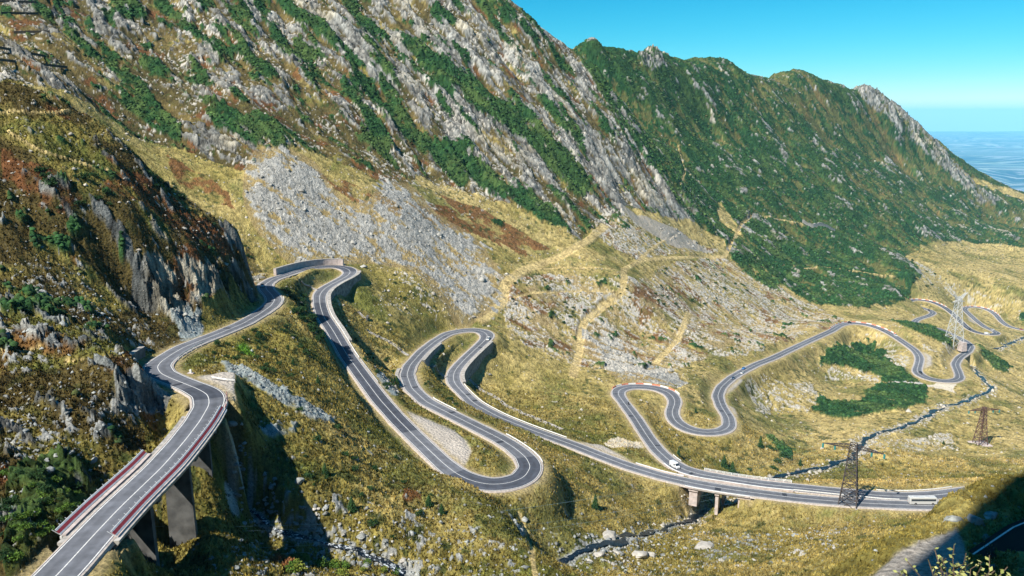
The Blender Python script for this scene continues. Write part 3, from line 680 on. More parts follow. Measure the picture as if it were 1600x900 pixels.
# air
def haze():
    mb = MB(); x0, x1, y0, y1, z0, z1 = -64000, 94000, -1500, 66000, -1420., 360.
    mb.box(((x0 + x1) / 2, (y0 + y1) / 2, (z0 + z1) / 2), (x1 - x0, y1 - y0, z1 - z0))
    m = D.materials.new('air'); m.use_nodes = True; nt = m.node_tree; nt.nodes.clear(); o = N(nt, 'ShaderNodeOutputMaterial'); v = N(nt, 'ShaderNodeVolumePrincipled')
    v.inputs['Color'].default_value = (.25, .70, 1, 1); v.inputs['Density'].default_value = HAZE; v.inputs['Anisotropy'].default_value = -.4
    nt.links.new(v.outputs[0], o.inputs['Volume'])
    tag(mb.build('haze', m), kind='stuff')
HAZE = 2.3e-5
if not os.environ.get('NOHAZE'): haze()
# ------------------------------------------------------------------ road surface and markings
def asphalt(name, c, patch=.25):
    m, nt, b = new_mat(name, c, .85, 0, .25)
    tc = N(nt, 'ShaderNodeTexCoord')
    a = N(nt, 'ShaderNodeTexNoise', i_Scale=.35, i_Detail=5, i_Roughness=.65); nt.links.new(tc.outputs['Object'], a.inputs['Vector'])
    r = N(nt, 'ShaderNodeValToRGB'); r.color_ramp.elements[0].position = .3; r.color_ramp.elements[1].position = .7
    r.color_ramp.elements[0].color = (*[x * (1 - patch) for x in c], 1); r.color_ramp.elements[1].color = (*[x * (1 + patch) for x in c], 1)
    at = N(nt, 'ShaderNodeAttribute', attribute_name='wear'); mx = N(nt, 'ShaderNodeMix', data_type='RGBA', blend_type='MULTIPLY'); mx.inputs[0].default_value = 1
    nt.links.new(a.outputs['Fac'], r.inputs[0]); nt.links.new(r.outputs[0], mx.inputs[6]); nt.links.new(at.outputs['Fac'], mx.inputs[7]); nt.links.new(mx.outputs[2], b.inputs['Base Color'])
    return m
M_asph = asphalt('weathered_asphalt', (.112, .118, .134)); M_dark = asphalt('fresh_asphalt', (.058, .064, .080))
M_edge = noisy('dusty_concrete_edge', (.40, .35, .31), .7, 1.2, 1.5); M_line = noisy('road_paint', (.62, .62, .60), .7, 1.15, 3)
ROFF = [-1.0, -.88, -.8, -.62, -.45, -.28, -.12, 0, .12, .28, .45, .62, .8, .88, 1.0]
WEAR = [1.05, 1.0, 1.0, 1.1, .86, .92, 1.06, 1.1, 1.06, .90, .86, 1.1, 1.0, 1.0, 1.05]
EW = np.where(np.arange(len(road)) < ix(404, 491), .35, .62) * (1 + .6 * fbm(np.arange(len(road)) / 7., np.zeros(len(road)), 3, 55))
def spans_dark():
    d = np.zeros(len(road), bool)
    for a, b in (((497, 474), (640, 675)), ((470, 423), (549, 424)), ((712, 740), (822, 712)), ((1420, 473), (1560, 519)), ((300, 606), (318, 625))):
        i, j = ix(*a), ix(*b); d[min(i, j):max(i, j)] = True
    return d
dark = spans_dark()
V = []; W_ = []; Fs = []; Mi = []
nO = len(ROFF) + 4
for i in range(len(road)):
    p, q = road[i], rn[i]
    offs = [(-HW[i] - EW[i] - .25, -.55), (-HW[i] - EW[i], .02)] + [(HW[i] * o, .08) for o in ROFF] + [(HW[i] + EW[i], .02), (HW[i] + EW[i] + .25, -.55)]
    for o, h in offs: V.append((p[0] + q[0] * o, p[1] + q[1] * o, p[2] + h))
    ww = 1 + .10 * math.sin(i * .05) + .08 * (rng.random() - .5); W_ += [1, 1] + [w * ww for w in WEAR] + [1, 1]
for i in range(len(road) - 1):
    for k in range(nO - 1):
        Fs.append((i * nO + k, i * nO + k + 1, (i + 1) * nO + k + 1, (i + 1) * nO + k)); Mi.append(2 if k in (0, 1, nO - 3, nO - 2) else (1 if dark[i] else 0))
me = D.meshes.new('road'); me.from_pydata(V, [], Fs)
for m_ in (M_asph, M_dark, M_edge): me.materials.append(m_)
me.polygons.foreach_set('material_index', Mi); at = me.attributes.new('wear', 'FLOAT', 'POINT'); at.data.foreach_set('value', np.array(W_, np.float32))
roado = D.objects.new('road', me); COL.objects.link(roado); tag(roado, kind='structure')
mb = MB()
def stripe(off, w, a=0, b=None, h=.10):
    b = b or len(road); sl = slice(a, b)
    P = road[sl].copy(); o = off[sl] if hasattr(off, '__len__') else np.full(b - a, off)
    n = len(mb.v); 
    for p, q, oo in zip(P, rn[sl], o):
        mb.v.append((p[0] + q[0] * (oo - w), p[1] + q[1] * (oo - w), p[2] + h)); mb.v.append((p[0] + q[0] * (oo + w), p[1] + q[1] * (oo + w), p[2] + h))
    mb.f += [(n + 2 * i, n + 2 * i + 1, n + 2 * i + 3, n + 2 * i + 2) for i in range(len(P) - 1)]; mb.m += [0] * (len(P) - 1)
stripe(np.zeros(len(road)), .085); stripe(HW - .28, .09); stripe(-HW + .28, .09)
mk = mb.build('road_marking', M_line, roado)
pm, _, _ = new_mat('tar_patch', (.03, .033, .042), .8)
mb = MB()
for px, py in ((643,607),(702,647),(789,693),(721,621),(738,625),(632,590),(1121,758.7),(1228,775),(1016,702.7),(990,652),(1134,642),(1129,653),(962,617),(1084,740),(745,541),(690,527),(1431,548),(1500,560),(360,514),(288,600),(1380,516),(1240,544)):
    i = ix(px, py); o = random.choice((-1.6, 1.5)); L = random.uniform(.8, 1.6)
    p, q, t = road[i], rn[i], rt[i]; c = (p[0] + q[0] * o, p[1] + q[1] * o)
    mb.add([(c[0] + q[0] * a * 1.3 + t[0] * b * L, c[1] + q[1] * a * 1.3 + t[1] * b * L, p[2] + .088) for a, b in ((-1, -1), (1, -1), (1, 1), (-1, 1))], [(0, 1, 2, 3)])
mb.build('tar_patch', pm, roado)
# the road along the bench in the added crag's shade, lower right
c_ = np.array([at_z(*q) for q in ((1520,990,-35.2),(1575,900,-35.2),(1640,852,-35.4),(1760,800,-35.6))]); tt = np.linspace(0, 3, 40); P = np.stack([np.interp(tt, range(4), c_[:, k]) for k in range(3)], 1)
P[:, 2] = np.polyval(np.polyfit(tt, P[:, 2], 1), tt) + .3; g_ = np.gradient(P, axis=0); g_ /= np.hypot(g_[:, 0], g_[:, 1])[:, None]; Nb = np.stack([g_[:, 1], -g_[:, 0]], 1)
mb = MB(); mb.ribbon(P, Nb, [(-3.9, -1.6), (-3.4, 0), (3.4, 0), (3.9, -1.6)]); bo = mb.build('road', M_dark); tag(bo, kind='structure')
mb = MB(); mb.ribbon(P, Nb, [(-3.0, .012), (-2.85, .012)]); mb.build('road_marking', M_line, bo)
# ------------------------------------------------------------------ water
def water_mat(name, foam, base=(.006, .011, .018)):
    m, nt, b = new_mat(name, base, .12, 0, .5)
    tc = N(nt, 'ShaderNodeTexCoord'); n = N(nt, 'ShaderNodeTexNoise', i_Scale=1.1, i_Detail=6, i_Roughness=.75); nt.links.new(tc.outputs['Object'], n.inputs['Vector'])
    r = N(nt, 'ShaderNodeValToRGB'); r.color_ramp.elements[0].position = foam; r.color_ramp.elements[0].color = (*base, 1); b.inputs['Specular IOR Level'].default_value = .25; b.inputs['Roughness'].default_value = .3; r.color_ramp.elements[1].position = foam + .06; r.color_ramp.elements[1].color = (.7, .75, .78, 1)
    nt.links.new(n.outputs['Fac'], r.inputs[0]); nt.links.new(r.outputs[0], b.inputs['Base Color'])
    bp = N(nt, 'ShaderNodeBump', i_Strength=.6, i_Distance=.15); nt.links.new(n.outputs['Fac'], bp.inputs['Height']); nt.links.new(bp.outputs[0], b.inputs['Normal'])
    return m
WM = [water_mat('rapids', .53), water_mat('stream_water', .64), water_mat('river_water', .66)]
for k, (P, h) in enumerate(streams):
    t = np.gradient(P, axis=0); t[:, 2] = 0; t /= np.linalg.norm(t, axis=1)[:, None]; nn = np.stack([t[:, 1], -t[:, 0]], 1)
    w = h * np.clip(.62 + 1.3 * fbm(np.arange(len(P)) / 4, np.full(len(P), k * 5.), 3, 41), .22, 1.5)
    mb = MB()
    for i in range(len(P)):
        for s in (-1.5, -.5, .5, 1.5): mb.v.append((P[i, 0] + nn[i, 0] * s * w[i], P[i, 1] + nn[i, 1] * s * w[i], P[i, 2] + .02 + .06 * math.sin(i * 2.3 + s)))
    for i in range(len(P) - 1):
        for j in range(3): mb.f.append((i * 4 + j, i * 4 + j + 1, i * 4 + j + 5, i * 4 + j + 4)); mb.m.append(0)
    tag(mb.build('stream', WM[k], smooth=True), kind='structure')

# ------------------------------------------------------------------ strips built along the road
M_conc = noisy('weathered_concrete', (.34, .32, .29), .55, 1.25, .8, bump=.3); M_pinkc = noisy('pinkish_concrete', (.46, .39, .36), .7, 1.15, .7); M_wallc = noisy('drip_stained_wall', (.20, .20, .19), .45, 1.35, .6, bump=.3); M_stain_shade = noisy('stained_shaded_concrete', (.10, .10, .097), .45, 1.3, .5, bump=.3)  # last one is darkened to put shade into the long bridge's piers
M_white = noisy('white_paint', (.72, .72, .70), .8, 1.1, 2); M_red = noisy('red_paint', (.46, .06, .07), .75, 1.15, 2, spec=.3); M_steel = noisy('galvanised_steel', (.55, .56, .57), .8, 1.1, 4, rough=.5, metal=.3); M_dkst = noisy('dark_steel', (.04, .042, .05), .8, 1.2, 3)
M_orange = noisy('faded_red_paint', (.60, .20, .12), .85, 1.1, 2)
def along_road(a, b, side, off, step=1):
    """points beside the road from photographed spot a to b; side -1 left, 1 right of travel"""
    i, j = ix(*a), ix(*b); i, j = min(i, j), max(i, j) + 1
    s = slice(i, j, step); P = road[s].copy(); Nn = rn[s] * side; o = (HW[s] + off)
    P[:, 0] += Nn[:, 0] * o; P[:, 1] += Nn[:, 1] * o; return P, Nn
def origin(P): 
    c = P[len(P) // 2]; return (float(c[0]), float(c[1]), float(c[2]))
def shift(mb, o):
    mb.v = [(x - o[0], y - o[1], z - o[2]) for x, y, z in mb.v]; return mb
def root_at(name, P, label, cat, group=None):
    return empty(name, origin(P), 0, label, cat, group)
def retaining(a, b, side, H, up, label, mat=None, thick=1.45, off=.7, group='concrete retaining walls of the mountain road'):
    P, Nn = along_road(a, b, side, off)
    r = root_at('retaining_wall', P, label, 'retaining wall', group); o = r.location
    mb = MB(); mb.ribbon(P, Nn, [(0, -H), (0, up), (thick, up), (thick + (.03 * H), -H)], close=True)
    shift(mb, o).build('wall', mat or M_wallc, r)
    mb = MB(); mb.ribbon(P, Nn, [(-.08, up + .002), (-.08, up + .16), (thick + .1, up + .16), (thick + .1, up + .002)], close=True)
    shift(mb, o).build('coping', M_conc, r)
    return r
def guardrail(a, b, side, label, off=.55, h=.72, mat=None, group='steel guard rails along the road'):
    P, Nn = along_road(a, b, side, off)
    return rail_on(P, Nn, label, h, mat, group)
def rail_on(P, Nn, label, h=.72, mat=None, group='steel guard rails along the road', post=4):
    r = root_at('guard_rail', P, label, 'guard rail', group); o = r.location
    mb = MB(); mb.ribbon(P, Nn, [(-.04, h - .32), (.03, h - .24), (-.04, h - .16), (.03, h - .08), (-.04, h), (.06, h), (.06, h - .32)], close=True)
    shift(mb, o).build('beam', mat or M_white, r)
    for p, q in list(zip(P, Nn))[::post]: mb = MB(); mb.box((p[0] + q[0] * .1, p[1] + q[1] * .1, p[2] + h / 2 - .35), (.12, .12, h + .6)); shift(mb, o).build('post', M_steel, r)
    return r
def striped(a, b, side, label, off=.7, h=.75, L=4):
    P, Nn = along_road(a, b, side, off); r = root_at('crash_barrier', P, label, 'barrier', 'red and white barriers round the hairpins'); o = r.location
    for m_, nm, ph in ((M_orange, 'red_block', 0), (M_white, 'white_block', 1)):
        for i in range(0, len(P) - 1, L):
            mb = MB()
            if (i // L) % 2 == ph and len(P[i:i + L + 1]) > 1: mb.ribbon(P[i:i + L + 1], Nn[i:i + L + 1], [(0, -.4), (0.05, h), (.35, h), (.4, -.4)], close=True)
            if mb.v: shift(mb, o).build(nm, m_, r)
def parapet(a, b, side, label, off=.7, h=.6, mat=None, w=.4, group='low concrete parapets'):
    P, Nn = along_road(a, b, side, off); r = root_at('parapet', P, label, 'parapet', group); o = r.location
    mb = MB(); mb.ribbon(P, Nn, [(0, -.5), (0, h), (w, h), (w, -.5)], close=True); shift(mb, o).build('wall', mat or M_pinkc, r)
    mb = MB(); mb.ribbon(P, Nn, [(-.04, h + .002), (-.04, h + .1), (w + .04, h + .1), (w + .04, h + .002)], close=True); shift(mb, o).build('coping', M_white, r)
retaining((446,430), (531,416), -1, 1.5, 3.4, 'curved pinkish retaining wall above the first hairpin, with the scree slope behind it', M_pinkc, off=1.6)
retaining((549,424), (532,534), -1, 9, .35, 'tall stained retaining wall under the outside of the first hairpin bend')
retaining((436,433), (470,422), 1, 6, .3, 'short dark retaining wall on the inside of the first hairpin, facing the grassy island')
retaining((640,606), (637,576), -1, 8, .3, 'dark retaining wall under the left edge of the second uphill hairpin leg')
retaining((648,563), (676,536), 1, 6, .3, 'retaining wall under the inside edge of the upper road of the double hairpin, beside the grassy island')
retaining((757,534), (708,600), -1, 7, .3, 'stained retaining wall with drip marks under the road coming out of the double hairpin')
retaining((251,583), (262,557), -1, 2, 3.2, 'dark retaining wall with a pale top at the sharp bend below the left rock spur', M_stain_shade, off=3.0)
guardrail((505,462), (548,562), -1, 'white guard rail along the right edge of the dark leg under the first hairpin')
guardrail((548,566), (575,600), -1, 'grey guard rail end piece below the tall retaining wall', mat=M_steel)
guardrail((700,644), (662,625), 1, 'white guard rail on the bank between the two roads of the double hairpin')
guardrail((832,722), (776,682), 1, 'short white guard rail above the lowest left hairpin loop')
guardrail((712,603), (878,688), -1, 'long white guard rail down the road that leaves the double hairpin')
guardrail((256,561), (300,537), 1, 'dark steel guard rail inside the bend below the rock spur', mat=M_steel, h=.95)
guardrail((428,478), (430,465), 1, 'short white guard rail at the shaded bend round the end of the rock spur')
guardrail((1372,775), (1500,768), 1, 'white guard rail beyond the coach, sweeping towards the right edge hill')
guardrail((1240,762), (1400,776), -1, 'thick white guard rail passing behind the rusty pylon', h=1.0)
guardrail((1036,716), (1048,727), 1, 'very short white rail beside the white van', h=.8)
parapet((1050,727), (1238,762), -1, 'pinkish median parapet between the two lower carriageways', h=.75)
parapet((985,731), (1062,750), -1, 'low pale kerb wall along the gravel lay-by road', h=.35)
striped((966,606), (1052,616), -1, 'red and white barrier round the top of the S-bend below the scree', off=.5)
striped((1303,513), (1392,523), -1, 'red and white barrier round the bend above the dwarf pine patches')
striped((1422,469), (1475,480), -1, 'red and white barrier round the highest distant hairpin')
striped((1508,482), (1558,494), -1, 'red and white barrier round the farthest right hairpin')
def white_fence(a, b, side, label, off=.6):
    P, Nn = along_road(a, b, side, off); r = root_at('railing', P, label, 'railing'); o = r.location
    for nm, z0, z1 in (('top_rail', 1.0, 1.14), ('middle_rail', .55, .68), ('kerb', -.5, .22)):
        mb = MB(); mb.ribbon(P, Nn, [(0, z0), (0, z1), (.16 if z0 > 0 else .5, z1), (.16 if z0 > 0 else .5, z0)], close=True); shift(mb, o).build(nm, M_white if z0 > 0 else M_pinkc, r)
    for p, q in list(zip(P, Nn))[::3]:
        mb = MB(); mb.box((p[0] + q[0] * .08, p[1] + q[1] * .08, p[2] + .5), (.2, .2, 1.25)); shift(mb, o).build('post', M_white, r)
white_fence((1096,742), (1240,762), 1, 'open white railing with posts along the far side of the lower bridge')

# ------------------------------------------------------------------ bridges
def blade(mb, p, q, t, top, H, half, th, flare=0.):
    V = []
    for z, w in ((top - H, half + flare), (top, half)):
        for a, b in ((-1, -1), (1, -1), (1, 1), (-1, 1)):
            V.append((p[0] + q[0] * a * w + t[0] * b * th, p[1] + q[1] * a * w + t[1] * b * th, z))
    mb.add(V, [(3, 2, 1, 0), (4, 5, 6, 7), (0, 1, 5, 4), (1, 2, 6, 5), (2, 3, 7, 6), (3, 0, 4, 7)])
def bridge(i0, i1, label, piers, depth=.9, half=4.5, H=18):
    P = road[i0:i1 + 1]; r = root_at('road_bridge', P, label, 'bridge', None); o = r.location
    mb = MB(); mb.ribbon(P, rn[i0:i1 + 1], [(-half, -.02), (-half, -.35), (-half + .5, -depth - .2), (half - .5, -depth - .2), (half, -.35), (half, -.02)], close=True)
    shift(mb, o).build('deck', M_conc, r)
    for k, (f, h, th) in enumerate(piers):
        i = int(i0 + (i1 - i0) * f); mb = MB(); blade(mb, road[i], rn[i], rt[i], road[i][2] - depth - .21, h, half * (.52 if H > 10 else .72), th, .3)
        blade(mb, road[i], rn[i], rt[i], road[i][2] - depth - .205, .7, half * .86, th + .25)
        shift(mb, o).build('pier' if 0 < f < 1 else 'abutment', M_stain_shade if H > 10 else M_pinkc, r)
    return r
(b0, b1), (c0, c1), (d0, d1) = BRIDGES
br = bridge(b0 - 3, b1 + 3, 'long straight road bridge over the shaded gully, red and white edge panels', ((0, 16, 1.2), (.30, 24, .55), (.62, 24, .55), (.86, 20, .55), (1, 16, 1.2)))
def edge_panel(a, b, side, off):
    ln = -.95 * side; x0 = .36 if side < 0 else .52
    P, Nn = along_road(a, b, side, off); rr = empty('railing', (0, 0, 0)); rr.parent = br
    o = br.location
    sl = lambda a, b: [(x0 + ln * a, a), (x0 + ln * b, b), (x0 + .07 + ln * b, b + .02), (x0 + .07 + ln * a, a + .02)]
    for nm, prof, m_ in (('kerb', [(-.1, .03), (-.1, .26), (.55, .26), (.55, .03)], M_pinkc), ('white_board', sl(.28, .48), M_white), ('red_band', sl(.48, .86), M_red), ('white_band', sl(.88, 1.08), M_white),
                         ('fascia', [(.56, -.45), (.56, .0), (.86, -.05), (.86, -.45)], M_white)):
        mb = MB(); mb.ribbon(P, Nn, prof, close=True); shift(mb, o); ob = mb.build(nm, m_, br); ob.parent = rr
    for p, q in list(zip(P, Nn))[::2]: mb = MB(); mb.bar((p[0] + q[0] * x0, p[1] + q[1] * x0, p[2]), (p[0] + q[0] * (x0 + ln * 1.6), p[1] + q[1] * (x0 + ln * 1.6), p[2] + 1.1), .09); shift(mb, o).build('post', M_steel, rr)
edge_panel((148,836), (271,709), -1, .95)
edge_panel((142,843), (326,643), 1, .15)
bn = bridge(c0 - 1, c1 + 1, 'low concrete bridge of the nearer lower carriageway on pale piers', ((0, 7, 1.6), (.5, 9, .6), (1, 7, 2.2)), .8, 4.4, 8)
bf = bridge(d0 - 1, d1 + 1, 'low bridge of the farther lower carriageway behind the parapet', ((0, 7, 1.5), (.5, 9, .6), (1, 7, 1.5)), .8, 4.4, 8)
parapet((1075,753), (1172,768), 1, 'thin pale edge beam on the camera side of the lower bridge', off=.6, h=.25)
# pipe gate with red and white circles beside the upper bridge
P, Nn = along_road((326,640), (330,622), 1, .4); r = root_at('pipe_barrier', P, 'red and white pipe barrier on posts at the far end of the long bridge', 'barrier'); o = r.location
mb = MB(); mb.ribbon(P, Nn, [(0, 1.2), (0, 1.32), (.12, 1.32), (.12, 1.2)], close=True); shift(mb, o).build('top_rail', M_dkst, r)
for k, (p, q) in enumerate(zip(P, Nn)):
    mb = MB(); mb.bar((p[0], p[1], p[2] - .6), (p[0] + .02, p[1], p[2] + 1.25), .09); shift(mb, o).build('post', M_red if k % 2 else M_white, r)
for k in range(0, len(P) - 1, 2):
    c = (P[k] + P[k + 1]) / 2; t_ = (P[k + 1] - P[k]); t_ /= np.linalg.norm(t_); mb = MB(); R_ = .42
    pts = [c + t_ * math.cos(a) * R_ + np.array((0, 0, .6 + math.sin(a) * R_)) for a in np.linspace(0, 2 * math.pi, 13)]
    for a_, b_ in zip(pts, pts[1:]): mb.bar(a_, b_, .09)
    shift(mb, o).build('ring', M_white if k % 4 else M_red, r)
# guard rails drawn on the open ground
def ground_line(px, z=None, step=2.):
    P = np.array([at_z(x, y, z) if z else hit(x, y) for x, y in px]); s = np.r_[0, np.cumsum(np.hypot(*np.diff(P[:, :2], axis=0).T))]
    t = np.arange(0, s[-1] + .01, step if s[-1] > step * 2 else s[-1] / 3); P = np.stack([np.interp(t, s, P[:, k]) for k in range(3)], 1)
    if z is None: P[:, 2] = zat(P[:, 0], P[:, 1])
    g_ = np.gradient(P, axis=0); g_ /= np.hypot(g_[:, 0], g_[:, 1])[:, None]; return P, np.stack([g_[:, 1], -g_[:, 0]], 1)
P, Nn = ground_line([(331,593), (352,597), (372,603)]); rail_on(P, Nn, 'short white barrier at the back of the gravel lay-by above the long bridge', .9)
P, Nn = ground_line([(1538,756), (1560,754), (1588,755)], -150.); rail_on(P, Nn, 'white guard rail showing over the dark knoll', .9)
P, Nn = ground_line([(1140,402), (1170,420), (1200,436)]) 
# concrete water chutes down the slopes
def chute(px, label, w=.9):
    P, Nn = ground_line(px, step=1.5); P[:, 2] += .12; r = root_at('drainage_channel', P, label, 'drainage channel', 'concrete drainage channels down the slopes'); o = r.location
    mb = MB(); mb.ribbon(P, Nn, [(-w, -.5), (-w, .3), (-w + .25, .3), (-w + .35, -.1), (w - .35, -.1), (w - .25, .3), (w, .3), (w, -.5)], close=True); shift(mb, o).build('channel', M_conc, r)
    mb = MB()
    for i in range(0, len(P), 4): mb = MB(); mb.box((P[i, 0], P[i, 1], P[i, 2] + .1), (2.6 * w, .5, .5), math.atan2(Nn[i, 1], Nn[i, 0])); shift(mb, o).build('cross_sill', M_stain_shade, r)
chute([(574,516),(600,530),(640,556)], 'pale stepped concrete channel on the slope between the first leg and the double hairpin')
chute([(674,574),(686,581),(699,590)], 'short concrete channel on the grass island of the double hairpin')
chute([(733,592),(770,618),(820,648),(880,673)], 'long concrete channel on the grass above the road leaving the double hairpin')
chute([(470,440),(484,447),(497,453)], 'small concrete channel beside the grass island of the first hairpin')
chute([(560,488),(572,499)], 'broken concrete channel head in the grass beside the first leg', .7)
# concrete gallery wall high on the green slope, snow fences, marker stone
def box_wall(px, H, label, name='stone_wall', cat='wall', mat=None, th=1.):
    P, Nn = ground_line(px); r = root_at(name, P, label, cat); o = r.location
    mb = MB(); mb.ribbon(P, Nn, [(-th, -2), (-th, H), (th, H), (th, -2)], close=True); shift(mb, o).build('wall', mat or M_conc, r)
    mb = MB(); mb.ribbon(P, Nn, [(-th - .2, H + .003), (-th - .2, H + .3), (th + .2, H + .3), (th + .2, H + .003)], close=True); shift(mb, o).build('coping', mat or M_conc, r)
box_wall([(1254,348),(1270,355),(1304,362)], 4.5, 'long pale concrete avalanche wall on the dark green slope', mat=M_conc)
box_wall([(573,501),(575,497)], 1.4, 'broken concrete slab standing in the grass beside the first leg', 'concrete_slab', 'slab', M_stain_shade, .4)
for k, (px, lb) in enumerate((([(2,24),(60,24)], 'dark snow fence near the top left corner, second row down'), ([(0,8),(60,7)], 'dark snow fence in the top left corner, highest row'), ([(22,54),(82,56)], 'dark snow fence on the top left slope, third row down'), ([(0,105),(108,107)], 'longest dark snow fence on the top left slope, lowest row'), ([(0,82),(84,84)], 'dark snow fence on the top left slope, fourth row down'))):
    P, Nn = ground_line(px, step=2.5); tt = np.linspace(0, 1, len(P)); P = np.stack([np.polyval(np.polyfit(tt, P[:, c_], 1), tt) for c_ in range(3)], 1); r = root_at('snow_fence', P, lb, 'snow fence', 'snow fences on the top left slope'); o = r.location
    mb = MB(); mb.ribbon(P, Nn, [(0, .3), (0, 1.9), (.12, 1.9), (.12, .3)], close=True); shift(mb, o).build('boards', noisy('old_wood', (.07, .055, .04), .7, 1.3), r) if k == 0 else shift(mb, o).build('boards', D.materials['old_wood'], r)
    for p in P: mb = MB(); mb.box((p[0], p[1] + .15, p[2] + .9), (.25, .25, 3)); shift(mb, o).build('post', D.materials['old_wood'], r)
p = hit(298, 584); r = empty('marker_stone', p, 0, 'small white kilometre stone on the verge inside the bend', 'marker stone')
mb = MB(); mb.box((0, 0, .1), (1.6, 1.0, .4)); mb.build('plinth', M_pinkc, r)
mb = MB(); mb.box((0, 0, .7), (.5, .35, .8)); mb.box((0, 0, 1.16), (.4, .3, .14), taper=.6); mb.build('stone', M_white, r)
# ------------------------------------------------------------------ pylons
M_rust = noisy('rusty_steel', (.10, .055, .045), .6, 1.5, 1.2, rough=.7); M_brown = noisy('old_brown_steel', (.055, .045, .042), .6, 1.6, 1.2, rough=.7); M_palest = noisy('pale_painted_steel', (.50, .51, .50), .85, 1.1, 1, rough=.5)
M_glass, _, _ = new_mat('teal_glass', (.05, .28, .27), .2)
def lattice(mb, z0, z1, w0, w1, n, t=.12, cx=0, leg=.22):
    C4 = ((-1, -1), (1, -1), (1, 1), (-1, 1))
    def corner(c, z):
        f = (z - z0) / (z1 - z0); w = w0 + (w1 - w0) * f; return np.array((cx + c[0] * w, c[1] * w, z))
    zs = [z0 + (z1 - z0) * (1 - (1 - i / n)**1.35) for i in range(n + 1)]
    for c in C4: mb.bar(corner(c, z0), corner(c, z1), leg)
    for a, b in zip(zs, zs[1:]):
        for k in range(4):
            p, q = C4[k], C4[(k + 1) % 4]
            mb.bar(corner(p, a), corner(q, b), t); mb.bar(corner(q, a), corner(p, b), t); mb.bar(corner(p, b), corner(q, b), t)
def arm(mb, z, x0, L, t=.12, hy=.8, rise=1.6):
    tip = np.array((x0 + L, 0, z)); s = 1 if L > 0 else -1
    A_ = [np.array((x0, y, zz)) for y in (-hy, hy) for zz in (z, z + rise)]
    for a in A_: mb.bar(a, tip, t)
    n = 5
    for k in range(1, n):
        f0, f1 = (k - 1) / n, k / n
        for a, b in ((0, 1), (2, 3), (0, 2), (1, 3)):
            mb.bar(A_[a] * (1 - f0) + tip * f0, A_[b] * (1 - f1) + tip * f1, t * .7); mb.bar(A_[a] * (1 - f1) + tip * f1, A_[b] * (1 - f1) + tip * f1, t * .7)
def insulator(mb, x, y, z, n=7):
    for k in range(n): mb.bar((x, y, z - .2 - k * .24), (x, y, z - .32 - k * .24), .55, n=8)
    mb.bar((x, y, z), (x, y, z - n * .24 - .3), .07)
def pylon(px, py, H, w0, waist, ww, arms, rz, mat, label, base=True, yarm=False, t=.17, leg=.34):
    p = hit(px, py); r = empty('electricity_pylon', p, rz, label, 'pylon', None)
    mb = MB(); lattice(mb, -1, H * waist, w0, ww, 5, t, leg=leg); mb.build('tower_base', mat, r)
    mb = MB(); lattice(mb, H * waist, H, ww, ww * .62, 4, t, leg=leg * .85)
    mb.build('tower_head', mat, r)
    for s in (-1, 1):
        if yarm:
            mb = MB()
            for y in (-.8, .8):
                mb.bar((s * ww * .5, y, H * .93), (s * arms, y * .4, H + 3.5), leg); mb.bar((s * ww * .5, y, H), (s * arms * .8, y * .4, H + 4), t * 1.4)
            for f in (.3, .6, .9): mb.bar((s * arms * f, -.7, H * .93 + (H * .07 + 3.5) * f), (s * arms * f, .7, H + 4 * f), t)
            arm(mb, H - 4, s * ww * .6, s * arms * .7, t * 1.3)
            mb.build('cross_arm', mat, r)
        else:
            mb = MB(); arm(mb, H - 2.0, s * ww * .62, s * arms, t); a_ = mb.build('cross_arm', mat, r)
            for f in (.55, 1.):
                mb = MB(); insulator(mb, s * (ww * .62 + arms * f), 0, H - 2.0); mb.build('insulator', M_glass, r).parent = a_
    if base:
        for sx in (-1, 1):
            for sy in (-1, 1): mb = MB(); mb.box((sx * w0, sy * w0, -1.2), (1.2, 1.2, 2.8), taper=.7); mb.build('footing', M_conc, r)
    return r, p
pyA, pA = pylon(1325, 787, 24.5, 3.3, .60, 1.9, 9.5, -.50, M_brown, 'dark brown lattice pylon with teal insulators, standing by the lower road')
pyB, pB = pylon(1531, 694, 24, 3.0, .66, 1.4, 9.0, .1, M_rust, 'rusty red lattice pylon on a concrete pad in the meadow beyond the stream')
mb = MB(); mb.box((0, 0, -.2), (11, 9, 1.2)); mb.build('concrete_pad', M_pinkc, pyB)
pC = hit(1490, 538); HC_ = 0
dC = pC[1] * CP - pC[2] * SP; HpC = 76 / F * dC / .93
pyC, pC = pylon(1490, 538, HpC * .92, HpC * .125, .70, HpC * .055, HpC * .15, .25, M_palest, 'tall white lattice pylon with splayed arms above the distant bend', yarm=True, t=.20, leg=.42)
mb = MB(); mb.box((HpC * .11, -HpC * .1, -1.0), (HpC * .12, HpC * .12, HpC * .17), taper=.8); mb.build('concrete_block', M_pinkc, pyC)
# power lines
wm, _, _ = new_mat('aluminium_cable', (.35, .50, .52), .4, .6)
import mathutils
for k, (py, f, s) in enumerate(((803, .55, -1), (819, 1., -1), (852, .55, 1), (867, 1., 1))):
    tip = mathutils.Vector((s * (1.9 * .62 + 9.5 * f), 0, 24.5 - 4.1)); q = mathutils.Matrix.Rotation(-.50, 3, 'Z') @ tip; e = np.array((pA[0] + q.x, pA[1] + q.y, pA[2] + q.z))
    st = np.array(at_Y(-260, py - 6, 118)); mb = MB(); pts = []
    for i in range(61):
        t = i / 60; p_ = st * (1 - t) + e * t; p_[2] -= 4 * 15 * t * (1 - t) * (1 - .5 * t); pts.append(p_)
    for a_, b_ in zip(pts, pts[1:]): mb.bar(a_, b_, .028)
    tag(mb.build('power_cable', wm), ('thin pale cable crossing the shaded gully, highest of four', 'thin pale cable crossing the shaded gully, second of four from the top', 'thin pale cable crossing the shaded gully, third of four from the top', 'thin pale cable crossing the shaded gully, lowest of four')[k], 'cable', 'power cables over the gully')

